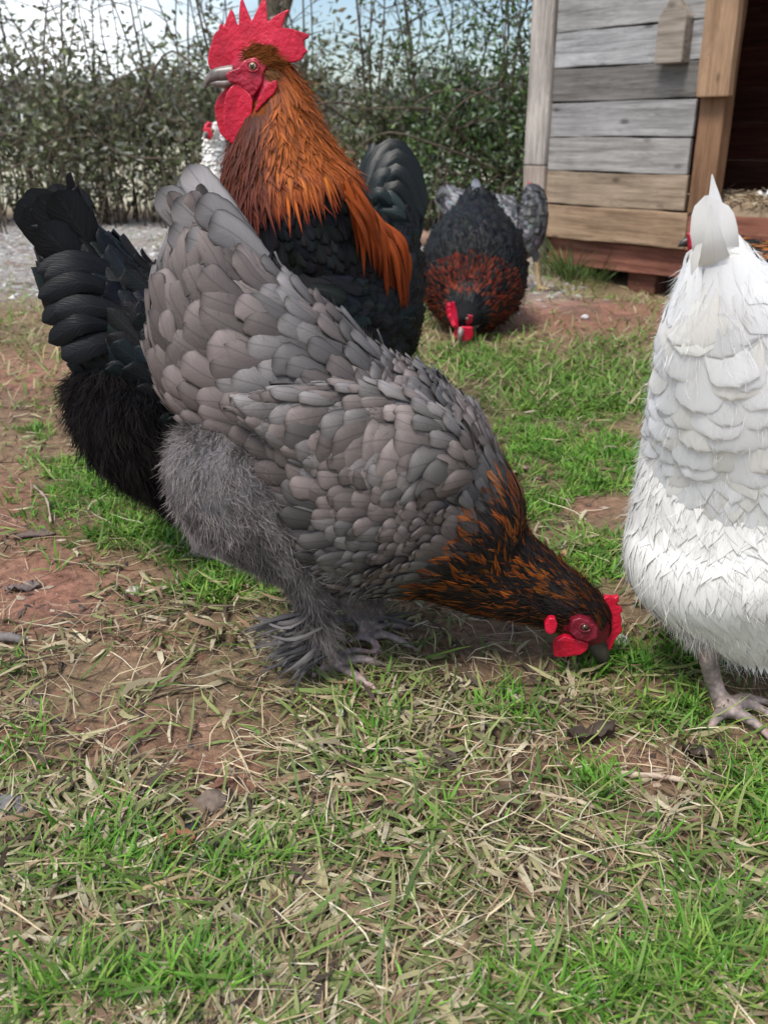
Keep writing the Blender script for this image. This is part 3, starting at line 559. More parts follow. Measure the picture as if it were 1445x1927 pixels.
bmesh.ops.recalc_face_normals(bm, faces=bm.faces[:]); bmesh.ops.bevel(bm, geom=bm.edges[:], offset=.003, segments=2, affect='EDGES')
pp = c0+CD*.662+CN*.031; lt = bmobj('turn_latch', bm, M['wood_tan'], coop, (pp[0], pp[1], .826), (0, 0, CROT), (.95, 1., 1.06))
# inside: floor, back and side walls, roof
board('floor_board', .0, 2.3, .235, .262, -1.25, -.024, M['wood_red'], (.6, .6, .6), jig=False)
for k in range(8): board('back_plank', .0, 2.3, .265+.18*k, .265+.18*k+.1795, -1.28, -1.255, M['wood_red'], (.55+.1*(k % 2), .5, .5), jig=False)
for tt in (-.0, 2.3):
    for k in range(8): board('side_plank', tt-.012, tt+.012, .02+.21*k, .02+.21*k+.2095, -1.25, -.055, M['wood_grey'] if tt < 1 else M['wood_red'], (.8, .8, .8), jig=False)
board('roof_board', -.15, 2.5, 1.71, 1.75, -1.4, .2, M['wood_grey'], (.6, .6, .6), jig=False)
board('front_plank', .94, 2.3, 1.40, 1.70, -.02, .0, M['wood_grey'], (.9, .9, .9), jig=False)
# straw bedding in the doorway
n = 3500; tt = rng.uniform(.79, 2.2, n); dn = -rng.uniform(.03, 1.1, n); hz_ = .262+.075*np.exp(-((dn+.22)/.25)**2)*(.6+.8*fbm(tt*4, dn*4))+.012*rng.random(n)
b = c0[None]+CD*tt[:, None]+CN*dn[:, None]; b[:, 2] = hz_; az = rng.random(n)*6.3; L_ = .03+.06*rng.random(n); d = np.stack([np.cos(az), np.sin(az), .25*rng.normal(size=n)], 1); s_ = np.stack([-np.sin(az), np.cos(az), .6*rng.normal(size=n)], 1)*.0022
V = np.stack([b-d*L_[:, None]/2-s_, b-d*L_[:, None]/2+s_, b+d*L_[:, None]/2+s_, b+d*L_[:, None]/2-s_], 1); V[..., 2] = np.maximum(V[..., 2], .264)
mk('straw_bedding', V, many(np.array([[0, 1, 2, 3]]), n, 4), M['straw'], None, np.repeat(pick([(.38, .29, .19), (.5, .41, .29), (.28, .2, .13)], n)[:, None], 4, 1), kind='stuff', label='tan straw bedding heaped inside the coop doorway', cat='straw')
tg = np.linspace(.79, 2.2, 60); ng = np.linspace(-1.2, -.026, 40); TG, NG = np.meshgrid(tg, ng); b = c0+CD*TG[..., None]+CN*NG[..., None]; b[..., 2] = .263+.07*np.exp(-((NG+.22)/.25)**2)*(.6+.8*fbm(TG*4, NG*4))*sm(-NG, .02, .1)
mk('bedding_mound', b, grid_faces(40, 60), M['straw'], None, np.tile([.27, .2, .13], (2400, 1)), kind='stuff', label='low mound of bedding under the loose straw in the coop', cat='bedding')
# ------------------------------------------------------------------ birds
PI = math.pi
def leg_loft(rows_, L): return Loft(st_px(rows_), L, 40)
def toe(pts, r0, r1=None): return tubet(pts, np.linspace(r0, r1 or r0*.45, len(pts)), 8, 12)
def simple_legs(root, hips, mat_, r=.0075, parts=None):
    """shanks and three front toes for a standing bird whose feet the photograph hardly shows; returns meshes to fuse"""
    out = []
    for (hx, hy, hz, fx, fy, dx, dy) in hips:
        g = float(gz(fx, fy)); out.append(tubet([(hx, hy, hz), ((hx+fx)/2, (hy+fy)/2, hz*.55+g*.45), (fx, fy, g+.008)], [r*1.5, r, r], 8, 10))
        for a in (-.5, 0, .5):
            c, s = math.cos(a), math.sin(a); ex, ey = dx*c-dy*s, dx*s+dy*c; out.append(toe([(fx, fy, g+.008), (fx+ex*.03, fy+ey*.03, g+.009), (fx+ex*.06, fy+ey*.06, g+.004)], r*.8))
        out.append(toe([(fx, fy, g+.008), (fx-dx*.028, fy-dy*.028, g+.004)], r*.7))
    return out
def near(p, c, r): return np.linalg.norm(p-np.asarray(c), axis=-1) < r
# ---- the blue grey hen, head down, seen from her side
def grey_hen():
    Y0 = .90; LV = np.array([0, 1., 0]); g0 = P(600, 1250, .88); g0[2] = float(gz(g0[0], g0[1]))
    root = empty('hen', g0, 'blue grey hen with orange flecked neck pecking, head down in the grass', 'hen')
    body = Loft(st_px([(368,415,Y0,40,30),(382,450,Y0,72,58),(408,545,Y0,122,100,128),(455,645,Y0,164,138,176),(525,740,Y0,192,165,158),(595,825,Y0,212,188,180),(680,890,Y0,226,198),(770,942,Y0,202,180),(852,1000,Y0-.005,158,136),(922,1062,Y0-.01,102,90),(1005,1104,Y0-.015,70,62),(1066,1138,Y0-.02,56,50),(1108,1170,Y0-.02,45,39),(1126,1200,Y0-.02,26,24)]), LV)
    wing = Loft(st_px([(438,758,.800,8,8),(500,774,.800,42,22),(570,795,.802,78,30),(650,820,.808,106,38),(740,850,.806,114,42),(815,880,.812,95,40),(870,912,.825,50,25)]), LV)
    fwing = Loft(st_px([(560,690,.985,20,14),(660,740,.99,60,30),(760,790,.992,90,36),(850,840,.99,85,38),(905,880,.98,50,26)]), LV)
    leg = leg_loft([(590,1150,.84,15,14),(584,1115,.84,24,22),(564,1070,.835,42,40),(514,1010,.835,76,70),(462,945,.84,112,98),(428,885,.85,118,104),(440,830,.868,92,88)], LV)
    fleg = leg_loft([(690,1165,.965,22,20),(672,1110,.96,50,45),(640,1040,.955,80,70),(600,960,.95,100,90)], LV)
    g1 = G(632, 1262); g2 = G(690, 1205); zz = .009
    sh1 = tubet([P(588, 1150, .845), P(602, 1205, .85), np.array([g1[0], g1[1], g1[2]+zz])], [.0105, .009, .0095], 10, 14); sh2 = tubet([P(688, 1150, .965), P(684, 1180, .965), np.array([g2[0], g2[1], g2[2]+zz])], [.0105, .009, .0095], 10, 14)
    def gp(x, y, z=.006): q = G(x, y); return np.array([q[0], q[1], q[2]+z])
    toes = [toe([gp(632, 1262), gp(680, 1258, .013), gp(715, 1262, .009), gp(742, 1262, .003)], .0075), toe([gp(632, 1262), gp(662, 1283, .012), gp(695, 1302, .009), gp(730, 1318, .003)], .0075), toe([gp(632, 1262), gp(650, 1245, .012), gp(690, 1238, .008), gp(716, 1236, .003)], .007), toe([gp(632, 1262), gp(606, 1272, .008), gp(585, 1280, .003)], .007),
            toe([gp(690, 1205), gp(725, 1212, .013), gp(760, 1222, .009), gp(792, 1230, .003)], .0075), toe([gp(690, 1205), gp(720, 1195, .012), gp(755, 1190, .008), gp(780, 1188, .003)], .007), toe([gp(690, 1205), gp(705, 1225, .011), gp(725, 1240, .003)], .007), toe([gp(690, 1205), gp(668, 1212, .007), gp(650, 1216, .003)], .0065)]
    ey = P(1098, 1180, Y0-.06); face = P(1095, 1190, Y0-.055); G0 = np.array([.12, .113, .116])
    def bc(co):
        d = np.linalg.norm(co-body.C[-20], axis=1); f = sm(-co[:, 0], -.17, -.06)[:, None]; return G0*1.1*f+np.array([.03, .015, .01])*(1-f)
    def reg(pc):
        ftz = (pc[:, 2] < .055) & (pc[:, 0] < .14); hd = (pc[:, 0] > P(1045, 1180, Y0)[0]) & (pc[:, 1] < Y0-.02) & near(pc, P(1100, 1195, Y0-.04), .03)
        return np.where(ftz, 1, np.where(hd, 2, 0))
    fuse('body', [body.mesh(), wing.mesh(40, 20), fwing.mesh(40, 20), leg.mesh(40, 24), fleg.mesh(30, 20), sh1, sh2]+toes, .0038, [M['skin_body'], M['leg'], M['face_d']], root, bc, reg)
    def size(f):
        if f < .32: k = f/.32; return .050-.006*k, .034-.004*k, .0185-.002*k
        if f < .58: k = (f-.32)/.26; return .042-.013*k, .028-.012*k, .0155-.0055*k
        if f < .70: k = (f-.58)/.12; return .031-.002*k, .018-.007*k, .011-.0025*k
        k = (f-.7)/.3; return .034-.018*k, .0044-.0014*k, .0058-.0022*k
    s, th, L, W = rows(body, .035, .97, size); f = s/body.len; p, nn, _ = body.full(s, th)
    ok = ~(near(p, face, .026)) & ~((f > .9) & (np.cos(th) < -.1)); 
    # the vent and thigh carry down instead
    ok &= ~((f < .47) & (f > .31) & (np.cos(th) < -.62))
    gre = (f < .66)
    top = np.clip(np.cos(th)*.5+.5, 0, 1)[:, None]; n = len(s)
    tone = .72+.5*vn(s*30, th*2.2)[:, None]+.2*rng.normal(size=(n, 1)); tone = np.clip(tone, .5, 1.6)
    warm = (vn(s*18+9, th*1.5+4) > .5)[:, None]; base = np.where(warm, [[.166, .137, .128]], [[.158, .145, .141]])*tone
    vis = (nn[:, 1] < .35)
    m1 = ok & gre; cap = m1 & vis & (W > .014)
    fe = feathers(body, s[m1], th[m1], L[m1], W[m1], 'round', base[m1]*.42, base[m1]*1.25, None, (.001, .0065), .13, .09, 7, rotm=(.75*np.sin(th)*sm(f, .03, .16)*(1-sm(f, .42, .62)))[m1], dome=.07)  # roots darkened, tips lightened: crevice shade and highlights put into the colour
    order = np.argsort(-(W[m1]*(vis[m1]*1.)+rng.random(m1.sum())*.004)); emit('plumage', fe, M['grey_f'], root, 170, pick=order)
    for lf, fr, n_ in ((body, (.04, .62), 9000), (wing, (.05, .95), 3500)):
        st_ = strands(lf, n_, fr, (-PI, PI), .011, .0005, (1., .3), lambda p, f, t: np.where((rng.random(len(p)) < .5)[:, None], [[.19, .17, .165]], [[.12, .106, .104]]), 5, .35); mk('feather_barbs', st_[0], many(st_[3], len(st_[0]), 8), M['fluff'], root, st_[1], kind='stuff')
    # neck: black, flamed with orange
    m2 = ok & ~gre; k = m2.sum(); fl = (rng.random(k) < np.clip(.02+.6*vn(s[m2]*60, th[m2]*3), 0, 1)*sm(f[m2], .60, .70))[:, None]
    dk = jit(k, (.016, .012, .012), .3); orr = jit(k, (.42, .11, .014), .35, .1); blend = sm(f[m2], .66, .72)[:, None]; dk = dk*blend+base[m2]*.6*(1-blend)
    dim = (1-.55*sm(f[m2], .82, .95))[:, None]
    fe = feathers(body, s[m2], th[m2], L[m2]*1.15, W[m2], 'point', dk, np.where(fl, orr*.35*dim, dk*1.2), np.where(fl, orr*dim, dk), (.001, .002), .08, .08, 5)
    emit('neck_plumage', fe, M['hackle_f'], root)
    st_ = strands(body, 2500, (.66, .93), (-PI, PI), .02, .0007, (1., .22), lambda p, f, t: np.where((rng.random(len(p)) < .35)[:, None], [[.26, .07, .015]], [[.02, .014, .013]]), 5, .25); mk('neck_wisps', st_[0], many(st_[3], len(st_[0]), 8), M['fluff'], root, st_[1], kind='stuff')
    # wings
    def ws(f): return .040-.012*f, .0245-.008*f, .0145-.004*f
    for lf, single in ((wing, 110), (fwing, 0)):
        s, th, L, W = rows(lf, .13, .97, ws, pack=.68); n = len(s); tone = np.clip(.72+.8*vn(s*50+3, th*2+1)[:, None]+.15*rng.normal(size=(n, 1)), .5, 1.7); p, nn, _ = lf.full(s, th)
        base = np.where((rng.random(n) < .5)[:, None], [[.174, .145, .135]], [[.167, .153, .148]])*tone
        fe = feathers(lf, s, th, L, W, 'round', base*.42, base*1.3, None, (.001, .0048), .13, .10, 7, dome=.06, rotm=.25*np.sin(th)); emit('wing_coverts', fe, M['grey_f'], root, single, pick=np.argsort(nn[:, 1]+.3*rng.random(n)))  # covert roots coloured darker as painted shade where they overlap
    for k in range(9):
        q = k/8; a = P(690-20*q, 840+75*q, .80); b = P(560-5*q, 815+70*q, .797); c = P(448+95*q, 768+125*q, .806+.01*q); v = ribbon([a, b, c], .021, 'round', (0, -1, .25), G0*(.8+.3*rng.random()), G0*1.2); mk('flight_feather', v[0], v[3], M['grey_f'], root, v[1], v[2])
    # fluff on the vent, thigh and shank
    fc = lambda p, f, t: np.where((vn(p[:, 0]*60, p[:, 2]*60) > .45)[:, None], [[.27, .24, .232]], [[.16, .14, .136]])
    for lf, n, fr, L, w_ in ((leg, 32000, (.1, 1.), .0105, .0007), (leg, 3500, (.0, .22), .013, .0007), (fleg, 4000, (.0, 1.), .013, .0008)):
        st_ = strands(lf, n, fr, (-PI, PI), L, w_, (.75, .42), fc, 16, .75, .1); mk('thigh_fluff', st_[0], many(st_[3], len(st_[0]), 8), M['fluff'], root, st_[1], kind='stuff')
    st_ = strands(body, 8000, (.30, .60), (PI*.66, PI*1.34), .013, .0008, (.8, .4), fc, 12, .4, .1); mk('belly_fluff', st_[0], many(st_[3], len(st_[0]), 8), M['fluff'], root, st_[1], kind='stuff')
    # feathered feet: plumes sweeping back and out from the shank
    V = []; C = []; U = []
    for k in range(84):
        q = rng.random(); a = P(590+22*q+4*rng.normal(), 1150+85*q, .842+.008*rng.normal()); far = k > 58
        if far: a = P(690-4*q+3*rng.normal(), 1150+40*q, .965)
        ln = 32+50*rng.random(); d = (1 if far and rng.random() < .7 else -1)
        b = a+np.array([d*ln*.5*.0006, -.004+.010*rng.normal(), -.002]); c = a+np.array([d*ln*.00062*1.6, -.004+.016*rng.normal(), -.014-.022*q]); c[2] = max(c[2], float(gz(c[0], c[1]))+.006); b[2] = max(b[2], c[2]+.004)
        cc = np.array([.13, .117, .114])*(.5+.7*rng.random()); v = ribbon([a, b, c], .0028+.0026*rng.random(), 'point', (.2*rng.normal(), -1, .6), cc*.8, cc*1.15, nv=8, nu=5, ragged=.15); V.append(v[0]); C.append(v[1]); U.append(v[2]); F = v[3]
    mk('foot_feathers', np.array(V), many(F, len(V), len(V[0])), M['grey_f'], root, np.array(C), np.array(U), kind='stuff')
    lf = Loft([[*P(606, 1215, .85), .013, .013, .013], [*P(588, 1150, .845), .018, .018, .018]], LV, 10); st_ = strands(lf, 2000, (.25, 1), (-PI, PI), .014, .0007, (.5, .7), fc, 10, .6, .5); st_[0][..., 2] = np.maximum(st_[0][..., 2], gz(st_[0][..., 0], st_[0][..., 1])+.003); mk('shank_fluff', st_[0], many(st_[3], len(st_[0]), 8), M['fluff'], root, st_[1], kind='stuff')
    # tail
    for (ax, ay, bx, by, cx, cy, W, Yt) in [(480,470,415,395,352,311,.036,.905),(470,450,400,380,338,332,.036,.915),(455,480,380,430,298,356,.036,.89),(470,500,400,440,330,375,.036,.878),(485,475,430,420,372,378,.036,.87),(460,520,380,470,322,425,.034,.872),(500,490,440,440,395,415,.034,.862),(440,540,370,500,322,470,.033,.87),(480,520,410,470,350,445,.033,.862)]:
        t_ = rng.random(); cc = np.array([.27, .25, .245])*(.7+.5*t_); v = ribbon([P(ax, ay, .885), P(bx, by, (Yt+.885)/2), P(cx, cy, Yt)], W, 'square', (.25, -1, .35), cc*.75, cc*1.15, .22); mk('tail_feather', v[0], v[3], M['grey_f'], root, v[1], v[2])
    # head
    beak(root, [P(1116, 1198, Y0-.02), P(1128, 1224, Y0-.021), P(1137, 1246, Y0-.022), P(1139, 1261, Y0-.022)], [.0125, .0105, .006, .0015], M['beak_d'], LV)
    slab_px('comb', [(1128,1128),(1140,1120),(1156,1122),(1163,1117),(1163,1128),(1158,1136),(1168,1141),(1170,1149),(1164,1152),(1169,1164),(1167,1176),(1171,1182),(1165,1190),(1157,1200),(1150,1216),(1143,1224),(1132,1218),(1134,1190),(1136,1160)], Y0-.02, .007, .0011, M['comb'], root, wob=.0007)
    slab_px('wattle', [(1062,1194),(1085,1200),(1106,1208),(1104,1220),(1092,1229),(1068,1233),(1042,1234),(1040,1214),(1046,1202)], Y0-.048, .008, .0012, M['comb'], root, wob=.0008); slab_px('wattle', [(1070,1200),(1110,1208),(1104,1226),(1080,1238),(1056,1236),(1056,1214)], Y0+.008, .008, .0014, M['comb'], root, wob=.0008)
    slab_px('earlobe', [(1024,1172),(1032,1160),(1044,1160),(1048,1172),(1044,1186),(1034,1192),(1025,1186)], Y0-.065, .008, .0012, M['comb'], root, wob=.0006)
    slab_px('cheek', [(1074,1164),(1090,1158),(1108,1164),(1124,1180),(1122,1196),(1104,1204),(1082,1198),(1070,1186)], Y0-.0535, .010, .0012, M['face_d'], root, wob=.0009)
    eye(root, P(1100, 1180, Y0-.0575), (0, -1, .25), .0045, (.10, .03, .015), M['face_d'])
    V, F = tubet([P(674, 1137, .965)+.0125*np.array([math.cos(a), math.sin(a), .12*math.cos(a)]) for a in np.linspace(0, 2*PI, 17)], np.full(17, .0035), 8); mk('leg_band', V, F, plain('red_band', (.42, .012, .02), (.5, .02, .03), 30, .45), root, label='red band round the far leg')
grey_hen()
# ---- the rooster
def rooster():
    LV = np.array([.66, -.75, 0]); g0 = P(600, 915, 1.47); g0[2] = float(gz(g0[0], g0[1])); root = empty('rooster', g0, 'tall rooster with copper orange hackles, black breast and large red comb', 'rooster')
    body = Loft(st_px([(742,430,1.78,42,40),(718,480,1.72,80,74),(685,545,1.64,118,110),(645,595,1.55,148,140),(600,610,1.47,160,150),(560,590,1.41,150,140),(525,560,1.37,110,110),(505,545,1.35,60,60)]), LV)
    neck = Loft(st_px([(585,520,1.475,148,148),(570,455,1.46,146,148),(552,392,1.45,134,136),(537,335,1.45,115,117),(528,278,1.45,92,92),(523,228,1.45,71,72),(518,182,1.45,53,52),(503,148,1.45,44,42),(476,128,1.45,40,36),(452,134,1.45,28,26),(433,143,1.45,17,17)]), LV)
    thA = Loft(st_px([(700,720,1.50,42,40),(705,650,1.50,62,58),(690,580,1.52,80,70)]), LV); thB = Loft(st_px([(560,740,1.56,50,46),(570,660,1.54,85,76),(580,590,1.52,95,85)]), LV)
    hip = []
    for lf in (thA, thB): q = lf.C[0]; hip.append((q[0], q[1], q[2]+.02, q[0]-.01, q[1], -.66, -.75))
    ex, ey, ez = P(476.5, 125, 1.45); eyep = np.array([ex, ey-.030, ez])
    def bc(co): hd = sm(co[:, 2], .5, .56)[:, None]; return np.array([.012, .011, .012])*(1-hd)+np.array([.16, .045, .012])*hd
    fc = P(462, 150, 1.42)
    def facem(p):
        x, y = proj(p); return (y > 88) & (x < 520-.12*(y-100)) & (y < 205) & (x-428 > -30) & (p[..., 2] > .55)
    def reg(pc):
        x, y = proj(pc); f = (pc[:, 2] > .56) & (x < 521) & (y > 92) & (pc[:, 1] < 1.5) & (x < 524-.35*np.maximum(y-140, 0)); return np.where(f & (y < 188), 2, np.where((pc[:, 2] < .1), 1, 0))
    fuse('body', [body.mesh(), neck.mesh(), thA.mesh(20, 20), thB.mesh(20, 20)]+simple_legs(root, hip, None, .009), .0048, [M['skin_body'], M['leg'], M['face']], root, bc, reg)
    # black body feathers
    def size(f): return .046-.012*f, .026-.006*f, .014-.003*f
    s, th, L, W = rows(body, .02, .98, size); n = len(s); base = jit(n, (.0075, .008, .0085), .35, .15); sheen = (rng.random(n) < .2)[:, None]; base = np.where(sheen, base*[.8, 1.5, 1.4], base)
    fe = feathers(body, s, th, L, W, 'round', base*.8, base*1.2, None, (.001, .007), .15, .16); emit('plumage', fe, M['black_f'], root)
    st_ = strands(body, 2600, (.15, .95), (-PI, PI), .035, .0008, (.9, .25), lambda p, f, t: np.where((rng.random(len(p)) < .06)[:, None], [[.10, .10, .10]], [[.014, .014, .015]]), 4, .3); mk('breast_wisps', st_[0], many(st_[3], len(st_[0]), 8), M['fluff'], root, st_[1], kind='stuff')
    st_ = strands(thA, 5000, (0, 1.), (-PI, PI), .03, .001, (.5, .55), lambda p, f, t: np.tile([.017, .016, .017], (len(p), 1)), 14, .5, .3); mk('thigh_fluff', st_[0], many(st_[3], len(st_[0]), 8), M['fluff'], root, st_[1], kind='stuff')
    s, th, L, W = rows(neck, .03, .46, lambda f: (.038, .020, .011)); n = len(s); base = jit(n, (.0075, .008, .0085), .35, .15); fe = feathers(neck, s, th, L, W, 'round', base*.8, base*1.2, None, (.0005, .003), .15, .14); emit('breast_plumage', fe, M['black_f'], root)
    # the cape of hackles
    def hs(f): k = np.clip((f-.36)/.5, 0, 1); return .078-.042*k, .0062-.0024*k, .0076-.0034*k
    s, th, L, W = rows(neck, .49, .90, hs, pack=.5); f = s/neck.len; p, nn, _ = neck.full(s, th); x, y = proj(p); n = len(s)
    front = sm(-np.cos(th), .55, .9)[:, None]                       # throat feathers are dark maroon
    keep = ~((x < 522-.3*np.maximum(y-140, 0)) & (y > 92) & (y < 215) & (p[:, 1] < 1.47)) & ~((f < .45) & (front[:, 0] > .3) & (rng.random(n) < .6))
    tone = np.clip(.75+.5*vn(s*14, th*7)[:, None]+.22*rng.normal(size=(n, 1)), .4, 1.6); low = sm(-f, -.68, -.46)[:, None]
    rootc = (np.array([.26, .062, .013])*(1-low)+np.array([.50, .135, .012])*low)*tone; tipc = (np.array([.42, .105, .014])*(1-low)+np.array([.22, .026, .010])*low)*tone
    hot = (rng.random(n) < .16)[:, None]; rootc = np.where(hot, rootc*[1.45, 1.6, 1.2], rootc); dark = np.array([.030, .011, .011]); rootc = rootc*(1-front*.8)+dark*front*.8; tipc = tipc*(1-front*.8)+np.array([.10, .014, .014])*front*.8
    a = keep; fe = feathers(neck, s[a], th[a], L[a], W[a], 'point', rootc[a], tipc[a], None, (.002, .0055), .10, .05, 5, tp=2.2); emit('hackle', fe, M['hackle_f'], root)
    def hc(p, f, t): lo = sm(-f, -.5, -.2)[:, None]; k = (rng.random(len(p)) < .3)[:, None]; c = np.array([.42, .11, .016])*(1-lo)+np.array([.36, .08, .012])*lo; fr = sm(-np.cos(t), .6, .9)[:, None]; c = c*(1-.75*fr); return np.where(k, c*1.5, c*.75)
    st_ = strands(neck, 7000, (.48, .86), (-PI, PI), .045, .0008, (1., .10), hc, 3, .10, .05); xx, yy = proj(st_[0][:, 0]); k = ~((xx < 524-.3*np.maximum(yy-140, 0)) & (yy > 85) & (yy < 225) & (st_[0][:, 0, 1] < 1.47)); mk('hackle_wisps', st_[0][k], many(st_[3], k.sum(), 8), M['hackle_f'], root, st_[1][k], st_[2][k]+.5, kind='stuff')
    # brown hair-like feathers over the brow, and the ear tuft
    def brist(n, a, b, spread, d, L, cols, name, dY):
        q = rng.random(n); px_ = np.array(a)[None]*(1-q[:, None])+np.array(b)[None]*q[:, None]+rng.normal(0, spread, (n, 2)); V = []
        for i in range(n):
            o = P(px_[i, 0], px_[i, 1], 1.45-dY(q[i])-.002*rng.random()); dd_ = nrm(np.array([d[0]+.25*rng.normal(), -.12+.12*rng.normal(), d[1]+.22*rng.normal()])); l = L*(.5+.8*rng.random()); sd = nrm(np.cross(dd_, [.3, 1, .2]))*.0005
            e = o+dd_*l*.5; t = o+dd_*l+[0, 0, -.002]; V.append([o-sd, o+sd, e-sd*.8, e+sd*.8, t-sd*.1, t+sd*.1])
        c = np.repeat(pick(cols, n)[:, None], 6, 1); mk(name, np.array(V), many(grid_faces(3, 2), n, 6), M['fluff'], root, c, kind='stuff')
    brist(700, (455, 104), (525, 122), 5.5, (1, .12), .016, [(.26, .085, .02), (.16, .05, .015), (.34, .12, .035), (.09, .03, .01)], 'brow_feathers', lambda q: .026+.010*math.sin(q*3))
    brist(400, (470, 92), (512, 98), 4., (1, .35), .012, [(.22, .07, .02), (.13, .04, .012), (.30, .10, .03)], 'crown_feathers', lambda q: .018+.006*math.sin(q*3))
    brist(420, (506, 138), (512, 142), 5., (.8, -.15), .009, [(.28, .14, .06), (.2, .09, .035), (.36, .2, .1)], 'ear_tuft', lambda q: .0335)
    # comb traced at its own place: five tall points and the blade behind
    z = [(140,870),(105,830),(84,770),(84,690),(100,600),(128,510),(150,420),(185,378),(212,360),(205,330),(225,290),(245,280),(268,330),(300,230),(338,128),(360,110),(386,160),(405,230),(425,295),(450,300),(450,150),(462,30),(478,-25),(500,0),(530,80),(560,150),(606,262),(660,150),(720,30),(755,-25),(782,0),(790,150),(800,280),(880,205),(980,150),(1050,118),(1072,132),(1020,185),(992,270),(978,346),(1080,350),(1200,388),(1300,420),(1288,455),(1232,490),(1238,560),(1280,622),(1232,665),(1218,712),(1140,755),(1060,764),(980,745),(910,700),(820,660),(700,640),(560,640),(450,720),(400,790),(300,860),(200,885)]
    px_ = [(380+a/6.423, b/6.423) for a, b in z]; cz = P(*np.mean(px_, axis=0), 1.45)[2]
    slab_px('comb', px_, 1.446, .011, .0011, M['comb'], root, wob=.0007, smooth=6, taper=lambda c: 1.35-9.*np.clip(c[:, 1]+.03, 0, .075), arch=lambda c: .004*np.sin(c[:, 0]*45))
    z = [(420,985),(350,1050),(300,1130),(275,1250),(268,1420),(285,1560),(320,1690),(380,1765),(440,1775),(510,1720),(570,1560),(615,1350),(622,1220),(595,1150),(520,1080),(470,1010)]
    slab_px('wattle', [(380+a/6.423, b/6.423) for a, b in z], 1.415, .013, .0012, M['comb'], root, wob=.0007, smooth=8, arch=lambda c: -.006*np.cos(c[:, 0]*70)+0*c[:, 1])
    z = [(330,1020),(250,1120),(190,1190),(160,1290),(170,1400),(190,1490),(225,1610),(320,1710),(420,1700),(420,1300),(400,1100)]
    slab_px('wattle', [(380+a/6.423, b/6.423) for a, b in z], 1.452, .013, .0013, M['comb'], root, wob=.0007, smooth=8)
    z = [(905,965),(850,985),(780,1040),(725,1120),(670,1240),(645,1330),(655,1360),(700,1310),(780,1220),(860,1150),(905,1080),(918,1010)]
    slab_px('earlobe', [(380+a/6.423, b/6.423) for a, b in z], 1.408, .008, .001, M['comb'], root, wob=.0007)
    z = [(430,830),(520,730),(650,690),(760,730),(800,800),(740,900),(735,1000),(680,1100),(620,1180),(540,1110),(450,1020),(340,1000),(290,900),(340,860)]
    slab_px('cheek', [(380+a/6.423, b/6.423) for a, b in z], 1.419, .014, .0012, M['face'], root, wob=.0013, smooth=8)
    eye(root, P(476.5, 125.5, 1.4135), (-.12, -1, .1), .0064, (.36, .22, .12), M['face'])
    beak(root, [P(441, 138, 1.437), P(425, 139, 1.437), P(406, 141, 1.437), P(392, 150, 1.437), P(386, 165, 1.437)], [.0115, .0105, .0085, .0050, .0012], M['beak'], (0, -1, 0), 'upper_beak', .75)
    beak(root, [P(440, 154, 1.437), P(424, 157, 1.437), P(406, 157, 1.437), P(397, 157, 1.437)], [.0065, .0055, .0040, .0014], M['beak'], (0, -1, 0), 'lower_beak', 1.)
    # saddle hackles falling beside the wing
    V = []; C = []; U = []
    for k in range(190):
        q = rng.random(); a = np.array([652+66*q+5*rng.normal(), 345+90*q+8*rng.normal()]); ln = 70+65*rng.random(); dx = 32+14*q+9*rng.normal(); Yk = 1.335+.10*q+.012*rng.normal()
        b = (a[0]+dx*.7, a[1]+ln*.45, Yk+.01); c = (min(a[0]+dx, 766+4*rng.normal()), min(a[1]+ln*(1+.25*q), 592+8*rng.normal()), Yk+.03); cc = np.array([.42, .085, .012])*(.55+.75*rng.random()); v = ribbon([P(*a, Yk), P(*b), P(*c)], .007+.003*rng.random(), 'point', (.3, -1, .3), cc, cc*[.75, .5, .6], .1, 9, 5); V.append(v[0]); C.append(v[1]); U.append(v[2]); F = v[3]
    mk('saddle_hackle', np.array(V), many(F, len(V), len(V[0])), M['hackle_f'], root, np.array(C), np.array(U), kind='stuff')
    for (pts, W, gsh) in [([(715,440,1.76),(690,340,1.80),(703,266,1.84)],.030,1.5),([(715,440,1.76),(682,350,1.80),(690,290,1.84)],.026,2.2),([(720,445,1.77),(690,335,1.80),(735,280,1.82),(775,330,1.82),(788,385,1.82)],.046,1.),([(720,445,1.77),(700,350,1.79),(745,300,1.80),(778,350,1.8),(782,430,1.79)],.046,.8),([(725,450,1.77),(705,375,1.78),(745,325,1.78),(772,380,1.78),(776,470,1.77)],.044,.8),([(725,455,1.76),(710,400,1.76),(740,355,1.76),(764,400,1.76),(768,480,1.75)],.042,.7),([(730,460,1.75),(720,420,1.74),(742,395,1.74),(760,430,1.74),(762,490,1.74)],.040,.7),([(700,400,1.72),(705,370,1.70),(730,372,1.69),(760,402,1.69)],.026,3.),([(700,410,1.72),(712,395,1.69),(740,400,1.68),(764,412,1.68)],.024,2.4),([(690,420,1.70),(690,385,1.69),(712,365,1.68),(735,385,1.68)],.026,2.),([(715,440,1.76),(690,360,1.79),(718,300,1.81),(752,300,1.81)],.040,1.6),([(715,440,1.76),(700,380,1.77),(722,330,1.78),(748,340,1.78)],.036,1.5)]:
        cc = np.array([.006, .0092, .0095])*gsh*(.7+.6*rng.random()); v = ribbon(pxs(pts), W, 'round', (-.3, -1, .25), cc*.9, cc*1.2, .3, 16); mk('tail_feather', v[0], v[3], M['sickle_f'], root, v[1], v[2])  # gsh paints a green-blue sheen into each feather's colour
rooster()
